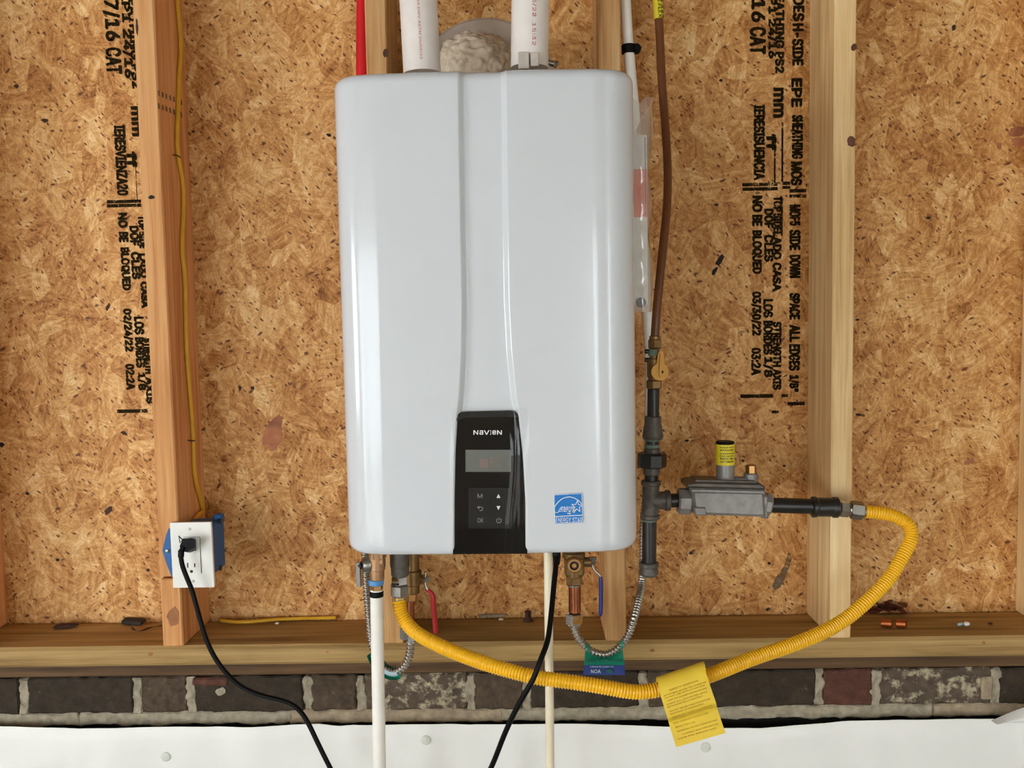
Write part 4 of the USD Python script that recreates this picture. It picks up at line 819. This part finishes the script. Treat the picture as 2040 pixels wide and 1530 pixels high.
obj('hose_nut', cat(hexnut(P(1144, 1221, YC), P(1144, 1242, YC), 18 * KC, turn=.2), lathe([(16 * KC, 0), (15 * KC, 3 * KC), (9 * KC, 8 * KC)], P(1144, 1241, YC), (0, 0, -1), 24)), 'chrome', fr, smooth=30)
# teal and navy tag folded over the hose
cr = curve(pts(rpx), 300); us_ = A([1020 + F * ((p_ - CAM) @ RX) / ((p_ - CAM) @ RY) for p_ in cr]); i0 = np.argmax(us_ > 1168); i1 = np.argmax(us_ > 1240); seg_ = cr[i0:i1:2]
tf = []
for p_ in seg_:
    n_ = A([0, -1, 0.])
    back = [p_ + A([0, .0095, -.012]), p_ + A([0, .0085, 0.0])]
    over = [p_ + .0085 * A([0, -math.sin(a), math.cos(a)]) for a in np.linspace(-1.5, 2.6, 14)]
    tf.append(over)
s_n = len(seg_); low, mid = [], []
for i, p_ in enumerate(seg_):
    t = i / (s_n - 1); m_ = P(1164 + 80 * t, 1325, YC - .009); b_ = P(1161 + 84 * t, 1345, YC - .010)
    st = p_ + A([0, .0086, .002]); mid.append([st * (1 - s) + m_ * s + A([0, .004 * math.sin(s * 3.1), 0]) for s in np.linspace(0, 1, 9)]); low.append([m_ * (1 - s) + b_ * s for s in np.linspace(0, 1, 4)])
tf, mid, low = A(tf), A(mid), A(low)
n7 = max(3, s_n // 7)
for part_ in (tf[:n7], tf[-n7:]): obj('tag_fold', grid_shell(part_[..., 0], part_[..., 1], part_[..., 2], .0004), 'tag_teal', fr, smooth=60)
obj('tag_panel', grid_shell(mid[..., 0], mid[..., 1], mid[..., 2], .0004), 'tag_teal', fr, smooth=60, label='teal upper panel of the tag')
ln = obj('tag_footer', grid_shell(low[..., 0], low[..., 1], low[..., 2], .0004), 'tag_navy', fr, smooth=60, label='navy blue lower band of the tag')
yt = YC - .0125
obj('tag_print', cat(text_in('CORRUGATED CONNECTOR', 1175, 1326.5, 1222, 1330, yt, .0003), text_in('NOA', 1177, 1333.5, 1197, 1341, yt, .0003, bold=True)), 'tag_pale', ln, smooth=False)
obj('tag_logo', cat(strip([xz(1200, 1333, yt), xz(1206, 1341, yt)], .0008, yt, .0003), ext(hquad(1207, 1333, 1220, 1341.5, yt), .0003, yt)), 'tag_dark', ln, smooth=False)
obj('tag_text', text_in('READ BEFORE INSTALLATION', 1170, 1314, 1238, 1318.5, YC - .0066, .0003, bold=True), 'tag_dark', fr, smooth=False)

# ------------------------------------------------------------------ outlet, cord, cables
YO = -.011
out = thing('power_outlet', 'white power outlet in a blue junction box on the left stud', 'outlet', P(382, 1171, YO))
bx0, bx1 = HW + .0006, P(420.5, 1090, -.004)[0]
zb0, zb1 = P(434, 1142, .03)[2], P(434, 1036, .03)[2]
jb = obj('junction_box', cat(bx((bx0, -.004, zb0 + .004), (bx1 + .001, .068, zb1 - .004), .004), bx((bx1 - .012, .045, zb1 - .012), (bx1 + .003, .066, zb1 + .006), .002)), 'box_blue', out, label='blue plastic junction box')
obj('mounting_tab', ext(pxpoly([(336, 1053), (331, 1066), (323.5, 1097), (332, 1124), (341, 1147), (360, 1147), (360, 1053)], -.003), .0025, -.0029), 'box_blue', out, label='blue mounting tab')
q = P(333, 1098, -.0035); obj('tab_nail', lathe([(.004, 0), (.003, .0015), (.0005, .002)], q, (0, -1, 0), 14), 'steel', out)
for u, v_ in [(438, 1038), (439, 1131)]:
    q = PX(u, v_, bx1 + .001); obj('nail_boss', cyl(q + A([-.003, 0, 0]), q + A([.0022, 0, 0]), .005), 'slot_dark', out)
pl = pxpoly([(338.2, 1041.5), (420, 1040.2), (427, 1170), (345, 1171)], YO - .003)
plm = obj('wall_plate', ext(pl.buffer(-.0015).buffer(.0015), .0065, YO - .003), 'plate_white', out)
rc = obj('receptacle', ext(pxpoly([(364.5, 1071), (397, 1070.5), (401, 1142), (368.5, 1142.5)], YO - .003), .002, YO - .0045), 'plate_white', out)
yr = YO - .0046
obj('receptacle_gap', cat(strip([xz(397.5, 1071, yr), xz(401.2, 1142, yr)], .0007, YO - .0033, .0003), strip([xz(364.5, 1070.6, yr), xz(397.5, 1070, yr)], .0006, YO - .0033, .0003)), 'slot_dark', out)
for u, v_, w_, h_ in [(374, 1126, 2.6, 9.5), (388, 1126, 2.6, 7.5)]:
    a, b = P(u - w_ / 2, v_ - h_ / 2, yr), P(u + w_ / 2, v_ + h_ / 2, yr); obj('slot', bx((a[0], yr - .0002, b[2]), (b[0], yr + .0006, a[2])), 'slot_dark', rc)
q = P(381.5, 1138.5, yr); obj('ground_hole', cyl(q + A([0, -.0002, 0]), q + A([0, .0006, 0]), .0028), 'slot_dark', rc)
for u, v_ in [(378, 1054), (385, 1158)]:
    q = P(u, v_, YO - .003); obj('screw', lathe([(.0028, 0), (.0024, .0007), (.0003, .001)], q, (0, -1, 0), 16), 'heater_steel', plm)

cord = thing('electrical_cord', 'black power cord from the outlet plug down and back up to the heater', 'cord', P(800, 1530, -.12))
pg0, pg1 = YO - .0046, YO - .034
plug = trimesh.convex.convex_hull(np.vstack([[P(u, v_, pg0) for u, v_ in ((366, 1074), (390, 1074), (391, 1096), (378, 1101), (366, 1099))], [P(u, v_, pg1) for u, v_ in ((364, 1073), (382, 1072), (388, 1076), (388, 1090), (372, 1100), (360, 1098), (358, 1088))]]))
obj('plug', plug, 'rubber_black', cord, smooth=25)
obj('plug_tag', ext(pxpoly([(355.5, 1067), (358, 1082), (364, 1075)], pg1).difference(pxpoly([(356.8, 1070.5), (358.6, 1080), (362.5, 1075.5)], pg1)), .0012, pg1), 'rubber_black', cord)
cpx_ = [(366, 1090, -.044), (361, 1097, -.046), (360.5, 1110, -.047), (363, 1125, -.047), (368, 1140, -.047), (374, 1155, -.048), (381, 1172, -.049), (388, 1195, -.051), (394, 1217, -.053), (400, 1239, -.055), (410, 1271, -.058), (427, 1308, -.062), (453, 1343, -.066), (483, 1369, -.071), (520, 1385, -.077), (552, 1393, -.08), (575, 1400, -.082), (592, 1411, -.084), (607, 1429, -.087), (625, 1463, -.092), (658, 1530, -.10), (700, 1600, -.12), (760, 1660, -.15), (830, 1680, -.18), (905, 1640, -.22), (950, 1580, -.25),
        (978, 1530, -.27), (1003, 1468, -.29), (1030, 1410, -.305), (1048, 1378, -.31), (1062, 1353, -.312), (1078, 1312, -.305), (1089, 1283, -.29), (1096, 1243, -.27), (1101, 1193, -.245), (1105, 1151, -.225), (1108, 1122, -.21), (1109, 1100, -.20), (1109, 1074, -.20)]
obj('cord', sweep(curve(pts(cpx_), step=.006), .0041, 14), 'rubber_black', cord, smooth=50)
obj('strain_relief', lathe([(.0062, 0), (.0066, .006), (.0056, .012), (.0052, .018), (.0045, .02)], P(1109, 1100, -.2), (-.02, 0, -1), 20), 'rubber_black', cord)
obj('plug_sleeve', cyl(P(360.5, 1110, -.047), P(361, 1096, -.046), .0052, sides=16), 'rubber_black', cord)

cab = [(352, -60), (353, 0), (360, 100), (357, 150), (355, 217), (355, 310), (362, 350), (365, 433), (363, 500), (367, 543), (370, 643), (375, 743), (382, 827), (385, 877), (388, 943), (399, 993), (404, 1020)]
cpts = [PX(u, v_, HW + .0042) for u, v_ in cab] 
cl_ = cpts[-1]; cpts += [A([HW + .0055, cl_[1] * .75 + .015, cl_[2] * .45 + zb1 * .55]), A([HW + .008, min(cl_[1] * .6 + .02, .06), zb1 - .007])]
yc = thing('yellow_cable', 'yellow electrical cable stapled along the side of the left stud down to the outlet', 'cable', cpts[-1])
obj('sheath', sweep(curve(cpts, 110), .0040, 16), 'yellow_cable', yc)
for u, v_ in [(357, 312), (386, 878)]:
    q = PX(u, v_, HW + .0085); r_ = .0011
    obj('staple', sweep(curve([q + A([-.009, -.008, .002]), q + A([-.001, -.007, .001]), q, q + A([-.001, .007, -.001]), q + A([-.009, .008, -.002])], 16), r_, 8), 'iron_black', yc)

# ------------------------------------------------------------------ scraps on the sole plate
def on_plate(u, v_, h=0.0): return PZ(u, v_, h)
sc = [on_plate(u, v_, .006) for u, v_ in ((440, 1236), (470, 1239), (505, 1238), (550, 1234), (600, 1232), (640, 1231), (669, 1230))]
solo('cable_offcut', sweep(curve(sc, 40), .0042, 14, squash=.8), 'yellow_cable', 'short offcut of yellow cable lying on the sole plate left of the heater', 'cable')
def lump(u, v_, w_, d_, h_, mat, name, label, category, seed, rot=0.0):
    m = trimesh.creation.icosphere(2, 1.0); v = m.vertices * (1 + .7 * (meshkit.fbm(m.vertices * 1.7 + seed, 3, seed)[:, None] - .5)); v = v * [w_ / 2, d_ / 2, h_ / 2]
    c_, s_ = math.cos(rot), math.sin(rot); v = np.c_[v[:, 0] * c_ - v[:, 1] * s_, v[:, 0] * s_ + v[:, 1] * c_, v[:, 2]]
    q = on_plate(u, v_, h_ / 2); m.vertices = v - [0, 0, v[:, 2].min()] + [q[0], q[1], .0002]; return solo(name, m, mat, label, category, smooth=25)
lump(132, 1247, .048, .020, .008, 'bark', 'bark_scrap', 'dark bark scrap on the sole plate near the left edge', 'scrap', 3, .2)
sh = bx((-.021, -.009, 0), (.021, .009, .007), .0012); q = on_plate(266, 1240, .004); sh.apply_transform(trimesh.transformations.euler_matrix(.1, .05, -.12)); sh.apply_translation([q[0], q[1], .003])
solo('shingle_scrap', sh, 'shingle', 'dark broken shingle scrap on the sole plate left of the outlet stud', 'scrap', smooth=20)
tw = [on_plate(u, v_, .003) for u, v_ in ((262, 1250), (280, 1257), (300, 1250), (322, 1246))]
solo('twig', sweep(curve(tw, 14), [.0012 + .0008 * math.sin(i) for i in range(14)], 8), 'bark', 'thin dark twig lying beside the shingle scrap', 'twig')
lv = []; q = on_plate(1768, 1222, 0)
for i in range(16):
    a_ = rng.uniform(0, 6.28); t_ = trimesh.creation.icosphere(1, 1.0); t_.apply_scale([rng.uniform(.010, .020), rng.uniform(.005, .009), .0012]); t_.vertices[:, 2] += 12 * t_.vertices[:, 0] ** 2
    t_.apply_transform(trimesh.transformations.euler_matrix(rng.uniform(-.7, .7), rng.uniform(-.6, .6), a_)); t_.apply_translation([q[0] + rng.uniform(-.030, .030), q[1] + rng.uniform(-.014, .014), .008 + rng.uniform(0, .018)]); lv.append(t_)
lv = cat(lv); lv.apply_translation((0, 0, -lv.bounds[0][2] + .0002))
solo('leaf_litter', lv, 'leaf_red', 'reddish heap of dead leaves on the plate behind the yellow hose', 'leaves', kind='stuff')
for u, v_, s_, lab_ in [(1766, 1244, 1.0, 'copper pipe scrap on the sole plate, the one nearer the yellow hose'), (1796, 1245, .9, 'copper pipe scrap on the sole plate, the one farther from the yellow hose')]:
    q = on_plate(u, v_, .006); m = Manifold.cylinder(.018 * s_, .0075, .0075, 24, True) - Manifold.cylinder(.03, .0062, .0062, 24, True)
    a_ = m.to_mesh(); t_ = trimesh.Trimesh(a_.vert_properties[:, :3], a_.tri_verts); t_.apply_transform(trimesh.transformations.euler_matrix(1.35, .3 + s_, .9 * s_)); t_.apply_translation([q[0], q[1], -t_.bounds[0][2] + .0002])
    solo('copper_scrap', t_, 'copper_bright', lab_, 'scrap')
lump(1913, 1244, .014, .008, .006, 'tag_pale', 'pale_chip', 'small pale chip on the sole plate at the right, left one of two', 'chip', 21, .5)
lump(1926, 1243, .011, .009, .008, 'print_white', 'pale_chip', 'small pale chip on the sole plate at the right, right one of two', 'chip', 22)
lump(1973, 1242, .008, .006, .004, 'bark', 'bark_scrap', 'tiny dark speck of bark on the plate right of the pale chips', 'scrap', 23)
lump(979, 1225, .062, .016, .010, 'smear', 'grey_shred', 'flat grey shred on the sole plate behind the yellow hose', 'scrap', 31) if False else lump(979, 1226, .062, .014, .007, 'mortar', 'grey_shred', 'flat grey shred on the sole plate below the middle of the heater', 'scrap', 31)
q = on_plate(1052, 1237, 0.0); solo('brown_stub', cat(lathe([(.010, 0), (.009, .004), (.006, .007), (.006, .016), (.007, .018), (.005, .020)], (q[0], q[1], .0002), (0, 0, 1), 20)), 'bark', 'small dark brown stub standing on the sole plate left of the cream pipe', 'scrap')
lump(552, 1242, .008, .006, .005, 'pvc_white', 'white_crumb', 'tiny white crumb on the plate below the yellow cable offcut', 'chip', 41)
lump(998, 1234, .010, .007, .005, 'pvc_cream', 'cream_crumb', 'tiny cream crumb on the plate left of the brown stub', 'chip', 42)
